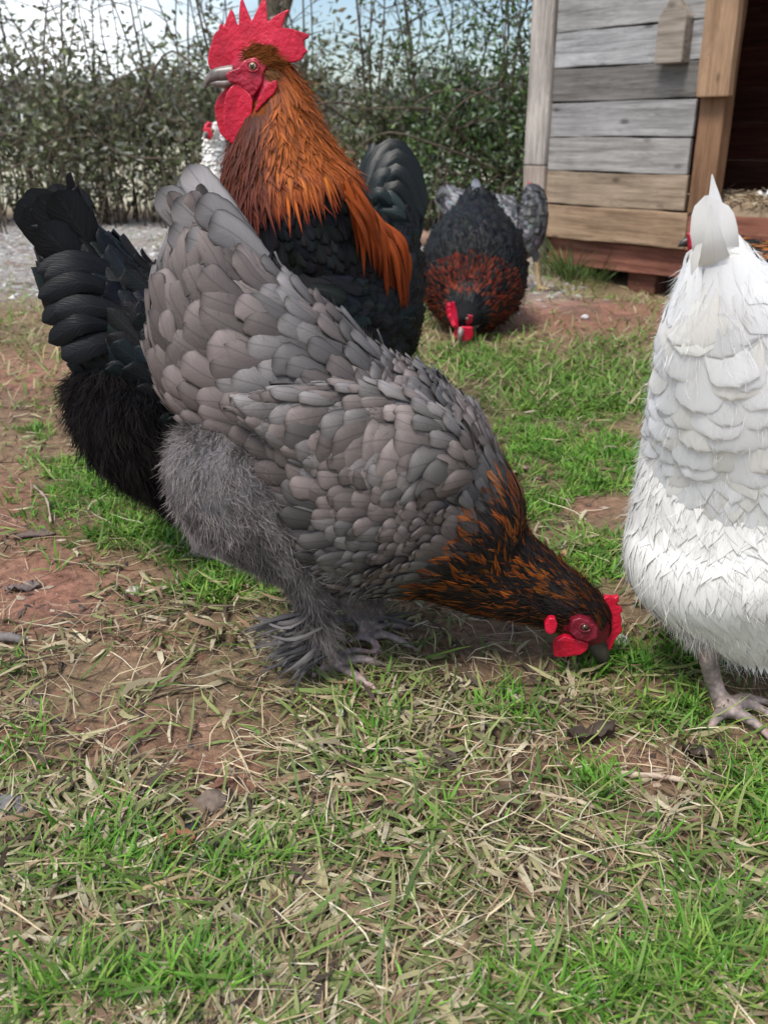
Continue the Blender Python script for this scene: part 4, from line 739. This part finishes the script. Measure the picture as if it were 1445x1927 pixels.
# ---- plain birds: black hen, white hen and those behind
def tail_fan(root, lst, m, W, c, nh=(.2, -1, .3), shape='square'):
    for r in lst:
        cc = np.asarray(c)*(.75+.5*rng.random()); v = ribbon(pxs(r), W*(.9+.2*rng.random()), shape, nh, cc*.85, cc*1.15, .2); mk('tail_feather', v[0], v[3], m, root, v[1], v[2])
def fluffy(root, lf, n, fr, th, L, w_, lean, cols, name='fluff', clump=14, sp=.45, down=.2):
    cols = np.array(cols); st_ = strands(lf, n, fr, th, L, w_, lean, lambda p, f, t: cols[(vn(p[:, 0]*60+7, p[:, 2]*60)*len(cols)*.999).astype(int)], clump, sp, down); mk(name, st_[0], many(st_[3], len(st_[0]), 8), M['fluff'], root, st_[1], kind='stuff')
def black_hen():
    LV = np.array([0, 1., 0]); Y0 = 1.2; g0 = P(360, 1034, Y0); g0[2] = float(gz(g0[0], g0[1])); root = empty('hen', g0, 'glossy black hen with raised tail, front hidden behind the blue grey hen', 'hen')
    body = Loft(st_px([(128,440,Y0,45,36),(150,480,Y0,72,60),(185,545,Y0,104,90),(235,612,Y0,132,118),(305,680,Y0,160,140),(395,745,Y0,178,155),(485,800,Y0,168,150),(560,850,Y0,130,115),(620,900,Y0,90,80),(665,955,Y0,60,54),(690,995,Y0,40,36),(702,1020,Y0,22,20)]), LV)
    leg = leg_loft([(350,935,1.16,40,36),(330,890,1.15,72,64),(295,830,1.145,104,94),(258,775,1.15,122,108),(255,710,1.165,112,100)], LV); q = leg.C[0]
    hips = [(q[0], q[1], q[2]+.02, q[0]+.01, q[1], 1., 0.), (q[0]+.02, q[1]+.10, q[2]+.02, q[0]+.03, q[1]+.10, 1., 0.)]
    hd = body.C[-8]
    fuse('body', [body.mesh(), leg.mesh(30, 24)]+simple_legs(root, hips, None, .009), .005, [M['skin_body'], M['leg']], root, (.010, .010, .011), lambda pc: np.where(pc[:, 2] < .06, 1, 0))
    def size(f): k = min(f/.6, 1); return .062-.026*k, .036-.015*k, .020-.008*k
    s, th, L, W = rows(body, .03, .93, size); p, nn, _ = body.full(s, th); f = s/body.len; ok = ~((f > .15) & (f < .5) & (np.cos(th) < -.7)); n = len(s); base = jit(n, (.0075, .0077, .0082), .35, .1); bl = (rng.random(n) < .3)[:, None]; base = np.where(bl, base*[.9, 1.35, 1.5], base)
    fe = feathers(body, s[ok], th[ok], L[ok], W[ok], 'round', base[ok]*.8, base[ok]*1.25, None, (.001, .009), .17, .14); vis = (nn[ok][:, 1] < .2) & (proj(p[ok])[0] < 345); emit('plumage', fe, M['black_f'], root, 60, pick=np.argsort(-(W[ok]*vis)))
    fluffy(root, leg, 24000, (.0, 1.), (-PI, PI), .021, .0010, (.7, .45), [(.017, .0145, .0145), (.026, .021, .021), (.013, .012, .013)], clump=16)
    tail_fan(root, [[(190,520,1.2),(135,430,1.21),(100,347,1.225)],[(185,515,1.2),(140,420,1.215),(125,349,1.235)],[(180,520,1.195),(110,440,1.2),(55,356,1.205)],[(180,530,1.19),(105,450,1.19),(38,375,1.19)],[(180,540,1.185),(110,460,1.18),(48,392,1.175)],[(190,530,1.18),(130,440,1.17),(75,368,1.165)],[(200,520,1.175),(150,430,1.165),(105,360,1.158)],[(185,550,1.17),(130,480,1.15),(75,425,1.142)]], M['black_f'], .052, (.0085, .009, .0095))
    tail_fan(root, [[(230,520,1.16),(150,490,1.135),(70,512,1.125)],[(220,530,1.155),(150,505,1.13),(84,522,1.12)],[(230,555,1.14),(150,530,1.12),(72,560,1.112)],[(215,580,1.135),(140,570,1.115),(80,606,1.11)],[(225,610,1.125),(150,610,1.10),(92,645,1.10)],[(240,640,1.12),(170,650,1.10),(116,674,1.095)],[(235,590,1.125),(165,575,1.11),(100,590,1.105)]], M['black_f'], .030, (.010, .0108, .0125), shape='round')
    slab_px('comb', [(690,1005),(712,990),(722,1000),(726,1020),(722,1040),(706,1046),(700,1030)], Y0, .007, .0016, M['comb'], root); beak(root, [P(700, 1020, Y0), P(704, 1046, Y0), P(706, 1062, Y0)], [.012, .008, .002], M['beak_d'], LV)
    eye(root, P(690, 1010, Y0-.028), (0, -1, .2), .005, (.3, .12, .03))
black_hen()
def white_hen():
    LV = np.array([-1., .25, 0]); LV = nrm(LV); g0 = G(1362, 1345); root = empty('hen', g0, 'large white hen seen from behind, tail up, one scaly foot forward', 'hen')
    body = Loft(st_px([(1346,440,.70,24,36,24),(1352,485,.70,44,60,42),(1358,530,.707,66,84,62),(1374,600,.72,94,128,88),(1395,690,.745,130,158,125),(1412,790,.785,170,192,165),(1425,890,.83,205,218,200),(1432,960,.885,212,226,215),(1436,985,.95,190,205,195),(1440,985,1.02,140,150,140),(1450,1000,1.08,95,95,95),(1462,1040,1.13,60,60,60),(1468,1075,1.16,38,36,36),(1470,1095,1.175,20,20,20)]), LV)
    fl = Loft(st_px([(1456,1205,.82,66,92),(1438,1140,.815,112,160),(1420,1060,.815,162,228),(1418,960,.812,164,224),(1412,870,.800,146,202),(1406,790,.785,112,168),(1398,700,.765,62,118),(1392,650,.752,24,60)]), LV)
    lleg = Loft(st_px([(1330,1212,.80,14,15),(1324,1185,.80,32,36),(1316,1140,.805,58,66)]), LV)
    g1 = G(1362, 1352); up = np.array([0, 0, .010]); gp = lambda x, y, z=.006: G(x, y)+np.array([0, 0, z])
    sh = tubet([P(1325, 1190, .80), P(1334, 1250, .80), P(1352, 1310, .80), g1+up*1.2], [.013, .0105, .010, .0115], 10, 20)
    g3 = g1+np.array([.115, .05, 0]); g3[2] = float(gz(g3[0], g3[1])); sh2 = tubet([g3+[0, .03, .16], g3+[0, .03, .07], g3+[0, 0, .01]], [.013, .010, .0105], 10, 14)
    toes = [toe([g1+up, gp(1395, 1345, .014), gp(1430, 1352, .011), gp(1475, 1366, .004)], .009), toe([g1+up, gp(1390, 1366, .014), gp(1425, 1385, .011), gp(1465, 1412, .004)], .009), toe([g1+up, gp(1398, 1332, .013), gp(1440, 1335, .009), gp(1480, 1338, .003)], .008), toe([g1+up, gp(1345, 1368, .012), gp(1330, 1385, .004)], .009)]
    toes += [toe([g3+up, g3+[.03, .02*k, .012], g3+[.065, .045*k, .004]], .008) for k in (-1, 0, 1)]
    fuse('body', [body.mesh(), fl.mesh(40, 30), lleg.mesh(20, 16), sh, sh2]+toes, .0042, [M['skin_body'], M['leg']], root, (.70, .685, .65), lambda pc: np.where((pc[:, 2] < .085) & (proj(pc)[1] > 1205), 1, 0))
    WH = np.array([.90, .89, .87])
    def size(f): k = min(f/.5, 1); return .046-.004*k, .026-.013*k, .012-.003*k
    s, th, L, W = rows(body, .02, .95, size, pack=.55); n = len(s); p, nn, _ = body.full(s, th); base = np.clip(WH*(.95+.06*rng.normal(size=(n, 1)))*np.where((rng.random(n) < .3)[:, None], [[1, .985, .95]], [[.985, 1, 1.02]]), 0, .92); x, y = proj(p)
    ok = ~((np.cos(th) < -.45) & (s/body.len > .50) & (s/body.len < .6))
    hi = ok & (s/body.len < .2); lo = ok & ~hi
    fe = feathers(body, s[hi], th[hi], L[hi], W[hi], 'round', base[hi]*.97, base[hi], None, (.001, .0022), .04, .2, rotm=-.55*np.sin(th[hi]), flow=1); emit('plumage', fe, M['white_f'], root, 70, pick=np.argsort(-(W[hi]*(nn[hi][:, 1] < .2)*(x[hi] < 1470))))
    fe = feathers(body, s[lo], th[lo], L[lo], W[lo], 'point', base[lo]*.97, base[lo], None, (.001, .002), .03, .18, nu=3, rotm=-.6*np.sin(th[lo]), flow=1); emit('flank_plumage', fe, M['white_f'], root)
    s, th, L, W = rows(fl, .10, .98, lambda f: (.046, .0100, .0100), pack=.55); n = len(s); base = np.clip(WH*(.95+.05*rng.normal(size=(n, 1)))*[1, .995, .975], 0, .92)
    fe = feathers(fl, s, th, L, W, 'point', base*.96, base, None, (.001, .0016), .03, .20, nu=3); emit('rump_feathers', fe, M['white_f'], root)
    fluffy(root, fl, 8000, (.0, .95), (-PI, PI), .016, .0006, (.9, .16), [(.74, .72, .68), (.80, .79, .76), (.68, .66, .61)], 'rump_fluff', 10, .4, .15)
    fluffy(root, lleg, 2400, (.15, 1.), (-PI, PI), .012, .0007, (.8, .4), [(.74, .71, .66), (.66, .63, .58)], 'leg_fluff', 10, .35, .3)
    # wing tips lying along the near side
    for (pts, W, shp) in [([(1352,560,.725),(1349,430,.69),(1339,328,.684)],.022,'point'),([(1345,560,.725),(1334,450,.684),(1328,368,.678)],.025,'round'),([(1360,560,.725),(1358,460,.684),(1348,378,.679)],.024,'round'),([(1345,560,.725),(1342,460,.676),(1336,384,.670)],.023,'point'),([(1368,560,.725),(1374,500,.69),(1378,450,.688)],.018,'point'),([(1374,600,.725),(1384,520,.70),(1393,480,.70)],.022,'round'),([(1345,600,.735),(1322,520,.72),(1312,462,.712)],.026,'round'),([(1335,640,.74),(1305,570,.725),(1288,520,.72)],.026,'round'),([(1360,620,.72),(1345,520,.69),(1338,440,.683)],.032,'round'),([(1370,620,.72),(1362,540,.69),(1362,470,.684)],.030,'round')]:
        v = ribbon(pxs(pts), W, shp, (-.25, -1, .15), np.array([.88, .87, .84]), np.array([.90, .89, .86]), .22, ragged=.03); mk('tail_feather', v[0], v[3], M['white_f'], root, v[1], v[2])
    fluffy(root, body, 12000, (.03, .6), (-PI, PI), .015, .0005, (-.9, .12), [(.80, .79, .76), (.86, .85, .83), (.74, .72, .68)], 'wisps', 6, .3, .1)
    # head, down on the far side
    beak(root, [P(1470, 1090, 1.175), P(1472, 1112, 1.185), P(1473, 1126, 1.188)], [.011, .008, .002], M['beak'], (-1, 0, 0))
    h = P(1470, 1085, 1.17); slab('comb', [(-.02, 0), (.02, 0), (.024, .02), (.014, .03), (.008, .02), (0, .032), (-.008, .02), (-.016, .028), (-.022, .014)], h+np.array([0, .016, .012]), np.array([0, .5, -.86]), np.array([0, .86, .5]), .006, .0016, M['comb'], root)
    for k in (-1, 1): eye(root, h+np.array([k*.022, .005, .004]), (k, .2, .1), .005, (.4, .15, .04))
white_hen()
def copper_hen():
    LV = np.array([1., 0, 0]); g0 = P(888, 622, 2.78); g0[2] = float(gz(g0[0], g0[1])); root = empty('hen', g0, 'black hen with copper red neck pecking towards the camera by the coop', 'hen')
    body = Loft(st_px([(898,388,3.08,26,34),(896,418,3.03,44,56),(895,455,2.97,70,82),(893,495,2.90,84,94),(890,530,2.83,84,94),(887,556,2.77,72,82),(884,574,2.72,54,58),(879,588,2.67,38,40),(874,600,2.63,26,27),(871,612,2.60,17,17)]), LV)
    q = body.ev(np.array(body.len*.5), np.array(PI)); hips = [(q[0]-.05, q[1], .10, q[0]-.05, q[1], 0., -1.), (q[0]+.06, q[1], .10, q[0]+.06, q[1], 0., -1.)]
    fuse('body', [body.mesh()]+simple_legs(root, hips, None, .009), .006, [M['skin_body'], M['leg']], root, (.012, .012, .013), lambda pc: np.where(pc[:, 2] < .05, 1, 0))
    s, th, L, W = rows(body, .03, .93, lambda f: (.05-.015*f, .028-.010*f, .016-.005*f) if f < .55 else (.034, .0075, .008)); f = s/body.len; n = len(s); base = jit(n, (.011, .012, .013), .35, .1); cop = ((f > .67) & (f < .91) & (rng.random(n) < .62))[:, None]; red = jit(n, (.14, .024, .010), .4, .1)
    fe = feathers(body, s, th, L, W, 'round', base*.9, np.where(cop, red, base*1.2), np.where(cop, red*.8, base), (.001, .007), .15, .15); emit('plumage', fe, M['black_f'], root)
    fluffy(root, body, 3000, (.68, .88), (-PI, PI), .03, .0010, (1., .2), [(.20, .04, .014), (.09, .016, .01), (.02, .012, .011)], 'neck_wisps', 4, .25); fluffy(root, body, 4000, (.2, .7), (PI*.6, PI*1.4), .03, .0016, (.6, .5), [(.013, .012, .013), (.018, .017, .018)])
    tail_fan(root, [[(898,420,3.06),(897,375,3.1),(894,334,3.13)],[(893,420,3.05),(890,380,3.09),(889,350,3.11)],[(903,420,3.05),(901,385,3.09),(899,352,3.11)]], M['grey_f'], .034, (.20, .21, .24), (0, -1, .3), 'round')
    h = P(868, 600, 2.61); slab('comb', [(-.045, -.004), (-.03, .012), (-.028, .026), (-.018, .022), (-.012, .036), (-.004, .026), (.004, .038), (.012, .026), (.02, .032), (.03, .018), (.044, .012), (.046, -.004), (0, -.012)], h+np.array([-.022, -.005, .014]), nrm(np.array([.12, -.75, -.80])), nrm(np.array([-.65, -.62, .48])), .012, .002, M['comb'], root)
    slab('wattle', [(-.016, .02), (.018, .02), (.024, -.004), (.014, -.022), (-.008, -.024), (-.020, -.006)], P(877, 627, 2.575), np.array([.9, -.1, 0]), np.array([0, -.2, .98]), .010, .002, M['comb'], root)
    slab('wattle', [(-.010, .016), (.010, .016), (.014, -.004), (.006, -.018), (-.008, -.016), (-.014, -.004)], P(862, 628, 2.585), np.array([.9, -.1, 0]), np.array([0, -.2, .98]), .010, .002, M['comb'], root)
    slab('cheek', [(-.008, .018), (.008, .016), (.010, -.006), (0, -.02), (-.01, -.008)], P(883, 602, 2.585), np.array([.8, -.5, 0]), np.array([.1, -.4, .9]), .008, .002, M['face'], root); eye(root, P(879, 600, 2.575), (.7, -.7, .1), .006, (.3, .1, .03))
    beak(root, [P(868, 620, 2.58), P(865, 632, 2.565), P(863, 643, 2.56)], [.013, .009, .002], M['beak'], LV)
copper_hen()
def speckled_hen():
    LV = np.array([0, 1., 0]); Y0 = 3.7; g0 = P(960, 520, Y0); g0[2] = float(gz(g0[0], g0[1])); root = empty('hen', g0, 'speckled silver grey hen standing beside the coop corner post', 'hen')
    body = Loft(st_px([(842,372,Y0,18,16),(862,388,Y0,34,30),(895,412,Y0,50,46),(940,430,Y0,58,54),(975,432,Y0,54,48),(996,408,Y0,36,32),(1003,385,Y0+.01,25,23),(1002,366,Y0+.03,19,19),(996,356,Y0+.06,14,14)]), LV)
    q = body.ev(np.array(body.len*.62), np.array(PI)); hips = [(q[0]+.02, q[1]-.04, q[2]+.02, q[0]+.05, q[1]-.04, 1., 0.), (q[0]+.04, q[1]+.05, q[2]+.02, q[0]+.07, q[1]+.05, 1., 0.)]
    fuse('body', [body.mesh()]+simple_legs(root, hips, None, .009), .007, [M['skin_body'], M['leg_y']], root, (.10, .10, .105), lambda pc: np.where(pc[:, 2] < .10, 1, 0))
    s, th, L, W = rows(body, .02, .97, lambda f: (.045-.02*f, .026-.012*f, .015-.006*f)); n = len(s); lt = (rng.random(n) < .5)[:, None]; base = np.where(lt, jit(n, (.25, .25, .26), .2), jit(n, (.09, .09, .095), .3)); hk = sm(s/body.len, .68, .8)[:, None]; base = base*(1-.55*hk)
    fe = feathers(body, s, th, L, W, 'round', base*.7, base*1.2, base*.6, (.001, .004), .1, .15); emit('plumage', fe, M['white_f'], root)
    tail_fan(root, [[(880,400,Y0),(850,375,Y0),(826,352,Y0)],[(880,405,Y0),(850,385,Y0-.01),(826,368,Y0-.02)],[(885,395,Y0),(860,370,Y0),(845,348,Y0)],[(885,415,Y0),(855,405,Y0-.02),(834,396,Y0-.03)]], M['grey_f'], .045, (.20, .20, .21))
    h = P(996, 357, Y0+.06); beak(root, [h+np.array([0, .02, 0]), h+np.array([.004, .05, -.006]), h+np.array([.004, .06, -.010])], [.012, .008, .002], M['beak'], (1, 0, 0)); slab('comb', [(-.02, -.004), (-.02, .014), (-.01, .008), (-.002, .018), (.008, .008), (.018, .012), (.02, -.004)], h+np.array([0, .02, .012]), np.array([0, 1., 0]), np.array([0, 0, 1.]), .006, .002, M['comb'], root)
speckled_hen()
def dark_hen():
    LV = np.array([0, -1., 0]); Y0 = 2.0; g0 = P(1440, 760, Y0); g0[2] = float(gz(g0[0], g0[1])); root = empty('hen', g0, 'black hen with orange edged feathers, face hidden behind the white hen\'s tail', 'hen')
    body = Loft(st_px([(1650,440,Y0,40,36),(1600,490,Y0,80,70),(1540,550,Y0,112,100),(1470,572,Y0,118,104),(1412,545,Y0,98,86),(1366,505,Y0,62,54),(1334,474,Y0,38,34),(1314,456,Y0,28,25),(1300,452,Y0,18,17)]), LV)
    q = body.ev(np.array(body.len*.5), np.array(PI)); hips = [(q[0], q[1]-.05, q[2]+.02, q[0]-.01, q[1]-.05, -1., 0.), (q[0], q[1]+.05, q[2]+.02, q[0]-.02, q[1]+.05, -1., 0.)]
    fuse('body', [body.mesh()]+simple_legs(root, hips, None, .009), .006, [M['skin_body'], M['leg']], root, (.014, .013, .013), lambda pc: np.where(pc[:, 2] < .08, 1, 0))
    s, th, L, W = rows(body, .02, .93, lambda f: (.05-.02*f, .028-.018*f, .016-.008*f)); n = len(s); f = s/body.len; base = jit(n, (.014, .015, .016), .3); o_ = ((f > .3) & (rng.random(n) < .5))[:, None]; fe = feathers(body, s, th, L, W, 'point', base, np.where(o_, jit(n, (.34, .12, .02), .3), base), np.where(o_, jit(n, (.30, .10, .02), .3), base), (.001, .006), .15, .12); emit('plumage', fe, M['hackle_f'], root)
    tail_fan(root, [[(1620,470,Y0),(1670,410,Y0),(1700,350,Y0)],[(1620,480,Y0),(1680,430,Y0),(1720,380,Y0)],[(1610,470,Y0),(1650,400,Y0),(1670,340,Y0)]], M['black_f'], .05, (.013, .013, .014))
    slab_px('comb', [(1296,446),(1298,424),(1304,414),(1310,422),(1316,408),(1322,420),(1330,410),(1334,426),(1340,440),(1330,448)], Y0, .007, .0014, M['comb'], root); slab_px('wattle', [(1296,462),(1310,462),(1312,480),(1304,494),(1294,484)], Y0-.03, .008, .0016, M['comb'], root)
    slab_px('cheek', [(1292,440),(1306,432),(1322,440),(1324,458),(1310,470),(1294,466)], Y0-.030, .012, .0016, M['face'], root)
    eye(root, P(1308, 450, Y0-.036), (0, -1, .1), .006, (.35, .14, .03)); beak(root, [P(1298, 454, Y0), P(1284, 458, Y0), P(1275, 464, Y0)], [.012, .008, .002], M['beak_d'], LV)
dark_hen()
def pullet():
    LV = np.array([.8, -.6, 0]); Y0 = 2.7; g0 = P(450, 640, Y0); g0[2] = float(gz(g0[0], g0[1])); root = empty('hen', g0, 'slim white hen with stretched neck peering past the rooster', 'hen')
    neck = Loft(st_px([(440,400,Y0+.05,60,55),(420,350,Y0+.01,38,34),(408,305,Y0,24,22),(404,270,Y0-.005,18,17),(401,250,Y0-.015,17,16),(394,247,Y0-.04,12,12)]), LV)
    body = Loft(st_px([(560,400,Y0+.3,30,26),(530,430,Y0+.24,60,52),(490,455,Y0+.15,84,74),(455,440,Y0+.07,78,70),(432,410,Y0+.03,48,44)]), LV)
    q = body.ev(np.array(body.len*.55), np.array(PI)); hips = [(q[0]-.03, q[1], q[2]+.02, q[0]-.03, q[1], -.6, -.8), (q[0]+.05, q[1]+.04, q[2]+.02, q[0]+.05, q[1]+.04, -.6, -.8)]
    fuse('body', [body.mesh(), neck.mesh()]+simple_legs(root, hips, None, .008), .005, [M['skin_body'], M['leg_y']], root, (.72, .69, .64), lambda pc: np.where(pc[:, 2] < .12, 1, 0))
    for lf, sz in ((body, (.05, .028, .018)), (neck, (.035, .011, .009))):
        s, th, L, W = rows(lf, .03, .95, lambda f: sz); n = len(s); base = jit(n, (.74, .71, .67), .05, .02); fe = feathers(lf, s, th, L*(1-.6*(s/lf.len) if lf is neck else 1), W, 'round', base, base, None, (.001, .005), .15, .12); emit('plumage', fe, M['white_f'], root)
    tail_fan(root, [[(545,420,Y0+.3),(575,370,Y0+.36),(590,330,Y0+.38)],[(545,420,Y0+.3),(580,385,Y0+.36),(605,350,Y0+.38)],[(540,415,Y0+.3),(565,365,Y0+.35),(575,325,Y0+.37)]], M['white_f'], .05, (.74, .72, .69))
    h = P(395, 245, Y0-.04); slab('comb', [(-.016, -.002), (-.013, .008), (-.008, .005), (-.003, .012), (.004, .007), (.009, .009), (.016, 0), (.013, -.008), (0, -.007)], h+np.array([-.002, -.004, .010]), np.array([-.5, -.84, -.2]), np.array([-.1, -.1, .99]), .009, .0016, M['comb'], root)
    slab('cheek', [(-.012, .014), (.010, .014), (.013, -.004), (.004, -.018), (-.010, -.012)], P(392, 251, Y0-.068), np.array([1., 0, 0]), np.array([0, 0, 1.]), .010, .0016, M['comb'], root)
    eye(root, P(400, 246, Y0-.068), (.5, -.86, 0), .0055, (.4, .2, .05)); beak(root, [P(390, 252, Y0-.06), P(386, 256, Y0-.085), P(385, 260, Y0-.095)], [.010, .007, .002], M['beak'], LV)
pullet()
# ------------------------------------------------------------------ small things lying about
def stone(px, py, r, c1, c2, name, label, cat, sq=(1, .8, .6), sink=.2):
    g = G(px, py); bm = bmesh.new(); bmesh.ops.create_icosphere(bm, subdivisions=3, radius=1.)
    o_ = rng.random(3)*9
    for v in bm.verts:
        k = 1+.35*(float(fbm(v.co.x*1.3+o_[0], v.co.y*1.3+v.co.z+o_[1]))-.47)*2+.12*(float(fbm(v.co.x*4+o_[2], v.co.z*4+v.co.y*3))-.47)*2; v.co = Vector((v.co.x*r*sq[0]*k, v.co.y*r*sq[1]*k, v.co.z*r*sq[2]*k))
    return bmobj(name, bm, plain('stone_'+name, c1, c2, 60/(r*20+.3), .85, .25, .6, .004), None, g+[0, 0, r*sq[2]*(1-sink*2)], (0, 0, rng.random()*6), smooth=True, label=label, cat=cat)
stone(797, 462, .085, (.14, .085, .06), (.34, .22, .16), 'stone', 'brown rounded stone lying at the foot of the hedge', 'stone')
stone(250, 1119, .011, (.42, .38, .33), (.66, .62, .56), 'pebble', 'small whitish pebble on the clay beside the green grass', 'pebble')
stone(22, 1532, .022, (.09, .085, .085), (.22, .21, .21), 'stone', 'flat dark grey stone half sunk at the grass edge', 'stone', (1.2, .9, .35), .35)
stone(1100, 600, .014, (.5, .48, .46), (.7, .68, .66), 'pebble', 'white pebble on the red soil before the coop', 'pebble')
stone(390, 1524, .016, (.10, .075, .06), (.24, .18, .14), 'stone', 'dark round stone with pale crumbs on bare foreground clay', 'stone', (1.1, .9, .6))
stone(329, 1514, .0055, (.6, .57, .5), (.78, .75, .7), 'pebble', 'tiny white pebble next to the dark round stone', 'pebble')
stone(245, 1764, .013, (.12, .13, .15), (.24, .25, .28), 'stone', 'bluish grey stone among green foreground grass', 'stone', (1., .8, .5))
stone(640, 1345, .006, (.5, .46, .4), (.66, .62, .56), 'pebble', 'pale pebble just before the grey hen\'s front toes', 'pebble')
stone(1385, 1000, .02, (.2, .15, .12), (.3, .24, .2), 'stone', 'dull brown stone behind the white hen\'s body', 'stone')
def dead_leaf(px, py, L, W, az, c, label, curl=.35, name='dead_leaf', lift=.006, m=None):
    g = G(px, py); nv, nu = 11, 7; t = np.linspace(0, 1, nv); e = np.linspace(-1, 1, nu); w_ = np.sin(np.pi*np.clip(t*.93+.05, 0, 1))**.8*W/2*(1+.1*rng.normal(size=nv))
    x = (t[:, None]-.5)*L+0*e[None]; y = e[None]*w_[:, None]; z = lift+curl*W*(e[None]**2*.6+(t[:, None]-.5)**2*1.2)+.0025*rng.normal(size=(nv, nu))
    X_ = g[0]+x*math.cos(az)-y*math.sin(az); Y_ = g[1]+x*math.sin(az)+y*math.cos(az); V = np.stack([X_, Y_, gz(X_, Y_)+z], -1).reshape(-1, 3)
    V2 = V-np.array([0, 0, .0007]); F = grid_faces(nv, nu); k = nv*nu; bd = list(range(nu))+[nu*i+nu-1 for i in range(1, nv)]+[k-1-i for i in range(1, nu)]+[nu*(nv-1-i) for i in range(1, nv-1)]
    sd = np.array([[bd[i], bd[(i+1) % len(bd)], bd[(i+1) % len(bd)]+k, bd[i]+k] for i in range(len(bd))]); cc = np.asarray(c)*(.8+.4*rng.random((nv*nu, 1)))
    return mk(name, np.concatenate([V, V2]), np.concatenate([F, F[:, ::-1]+k, sd]), M['straw'], None, np.concatenate([cc, cc]), label=label, cat='leaf' if 'leaf' in name else 'bark')
dead_leaf(1095, 1035, .030, .016, -.5, (.40, .25, .21), 'pinkish brown fallen leaf in the grass above the grey hen\'s head')
dead_leaf(985, 887, .034, .014, -1., (.36, .24, .2), 'curled tan leaf lying beside the grey hen\'s shoulder')
dead_leaf(1160, 1222, .030, .024, .5, (.40, .38, .37), 'pale grey leaf under the pecking hen\'s red comb')
dead_leaf(332, 1603, .034, .028, .4, (.38, .17, .10), 'orange brown broken leaf on foreground clay')
dead_leaf(290, 1628, .020, .010, .9, (.36, .15, .09), 'small rusty leaf scrap beside the broken orange leaf')
dead_leaf(1110, 1397, .050, .022, .2, (.075, .055, .042), 'dark brown curled wet leaf between the pecking head and white foot', .6)
dead_leaf(1310, 1432, .030, .015, -.3, (.055, .04, .032), 'blackish crumpled leaf below the white hen\'s foot', .6)
dead_leaf(350, 1578, .022, .014, 1.2, (.05, .05, .055), 'small black scrap of leaf above the broken orange leaf', .5)
dead_leaf(45, 1110, .045, .020, .3, (.20, .16, .15), 'grey brown flake of bark on bare red soil', .1, 'bark_flake')
dead_leaf(60, 1012, .075, .016, .05, (.16, .12, .10), 'long dark flake of bark lying on bare soil', .15, 'bark_flake')
dead_leaf(255, 1138, .030, .012, -.6, (.14, .07, .05), 'reddish brown chip beside the small whitish pebble', .2, 'bark_flake')
dead_leaf(95, 1770, .030, .014, .8, (.22, .13, .11), 'purplish brown leaf in the near grass', .3)
dead_leaf(1060, 1050, .018, .011, 1.1, (.42, .28, .16), 'small tan leaf next to the pinkish brown leaf', .3)
def stick(pts, r, c, label, name='stick'):
    p = np.array([G(*q)+[0, 0, r*.8+h_] for q, h_ in pts]); V, F = tubet(p, np.array([r, r*.95, r*.8, r*.5][:len(p)]), 7, 14); V += .0006*rng.normal(size=V.shape); cc = np.asarray(c)*(.8+.4*rng.random((len(V), 1))); mk(name, V, F, M['straw'], None, cc, label=label, cat='stick')
stick([((1165,1466),.004),((1240,1474),.006),((1325,1484),.003)], .0028, (.56, .44, .33), 'pale broken stick lying below the white hen\'s foot')
stick([((150,1715),.004),((260,1700),.010),((360,1670),.012),((425,1660),.004)], .0018, (.48, .36, .2), 'long thin tan twig among the green foreground tufts')
stick([((990,1498),.004),((1060,1520),.01),((1160,1543),.004)], .0017, (.5, .4, .27), 'thin pale straw stalk on bare clay by the green tuft')
stick([((65,918),.002),((92,955),.008),((97,988),.003)], .0022, (.42, .33, .25), 'short bent pale twig on bare soil near the black hen')
stick([((0,1211),.004),((25,1213),.005),((50,1216),.002)], .006, (.19, .17, .16), 'grey stub of branch at the edge of the clay')
stick([((955,1715),.006),((975,1732),.006),((995,1752),.002)], .0016, (.05, .05, .05), 'thin black twig lying on the matted grass')
stick([((590,1750),.004),((640,1790),.01),((700,1870),.004)], .0016, (.5, .43, .27), 'slim straw stalk crossing the nearest matted grass')
# grass clump growing at the coop's corner
n = 260; g = G(1085, 520); a = rng.random(n)*6.3; q = rng.random(n)**.6*.12; bx = g[0]+q*np.cos(a)*1.4; by = g[1]+.1+q*np.sin(a); c0_ = pick([(.12, .19, .05), (.18, .24, .09), (.09, .15, .04)], n)
blades('grass_clump', bx, by, .06+.16*rng.random(n)**1.5, .004+.004*rng.random(n), a, .1+.5*rng.random(n), .3+.6*rng.random(n), c0_*.8, c0_*1.2, M['grass'], lay=.002, label='tall grass clump growing against the coop\'s skirt board', cat='grass clump')
# scrap of white down on the straw in the coop
b_ = c0+CD*1.02+CN*(-.20); b_[2] = .335; V = []
for k in range(14):
    d = nrm(rng.normal(size=3)*[1, 1, .35]+[0, 0, .25]); v = ribbon([b_, b_+d*.02, b_+d*.038], .016, 'round', (.2*rng.normal(), -.5, 1), (.72, .74, .78), nv=7, nu=5); V.append(v); F = v[3]
mk('white_down', np.array([v[0] for v in V]), many(F, 14, 35), M['white_f'], None, np.array([v[1] for v in V]), np.array([v[2] for v in V]), label='tuft of white down lying on the straw in the coop', cat='feather')
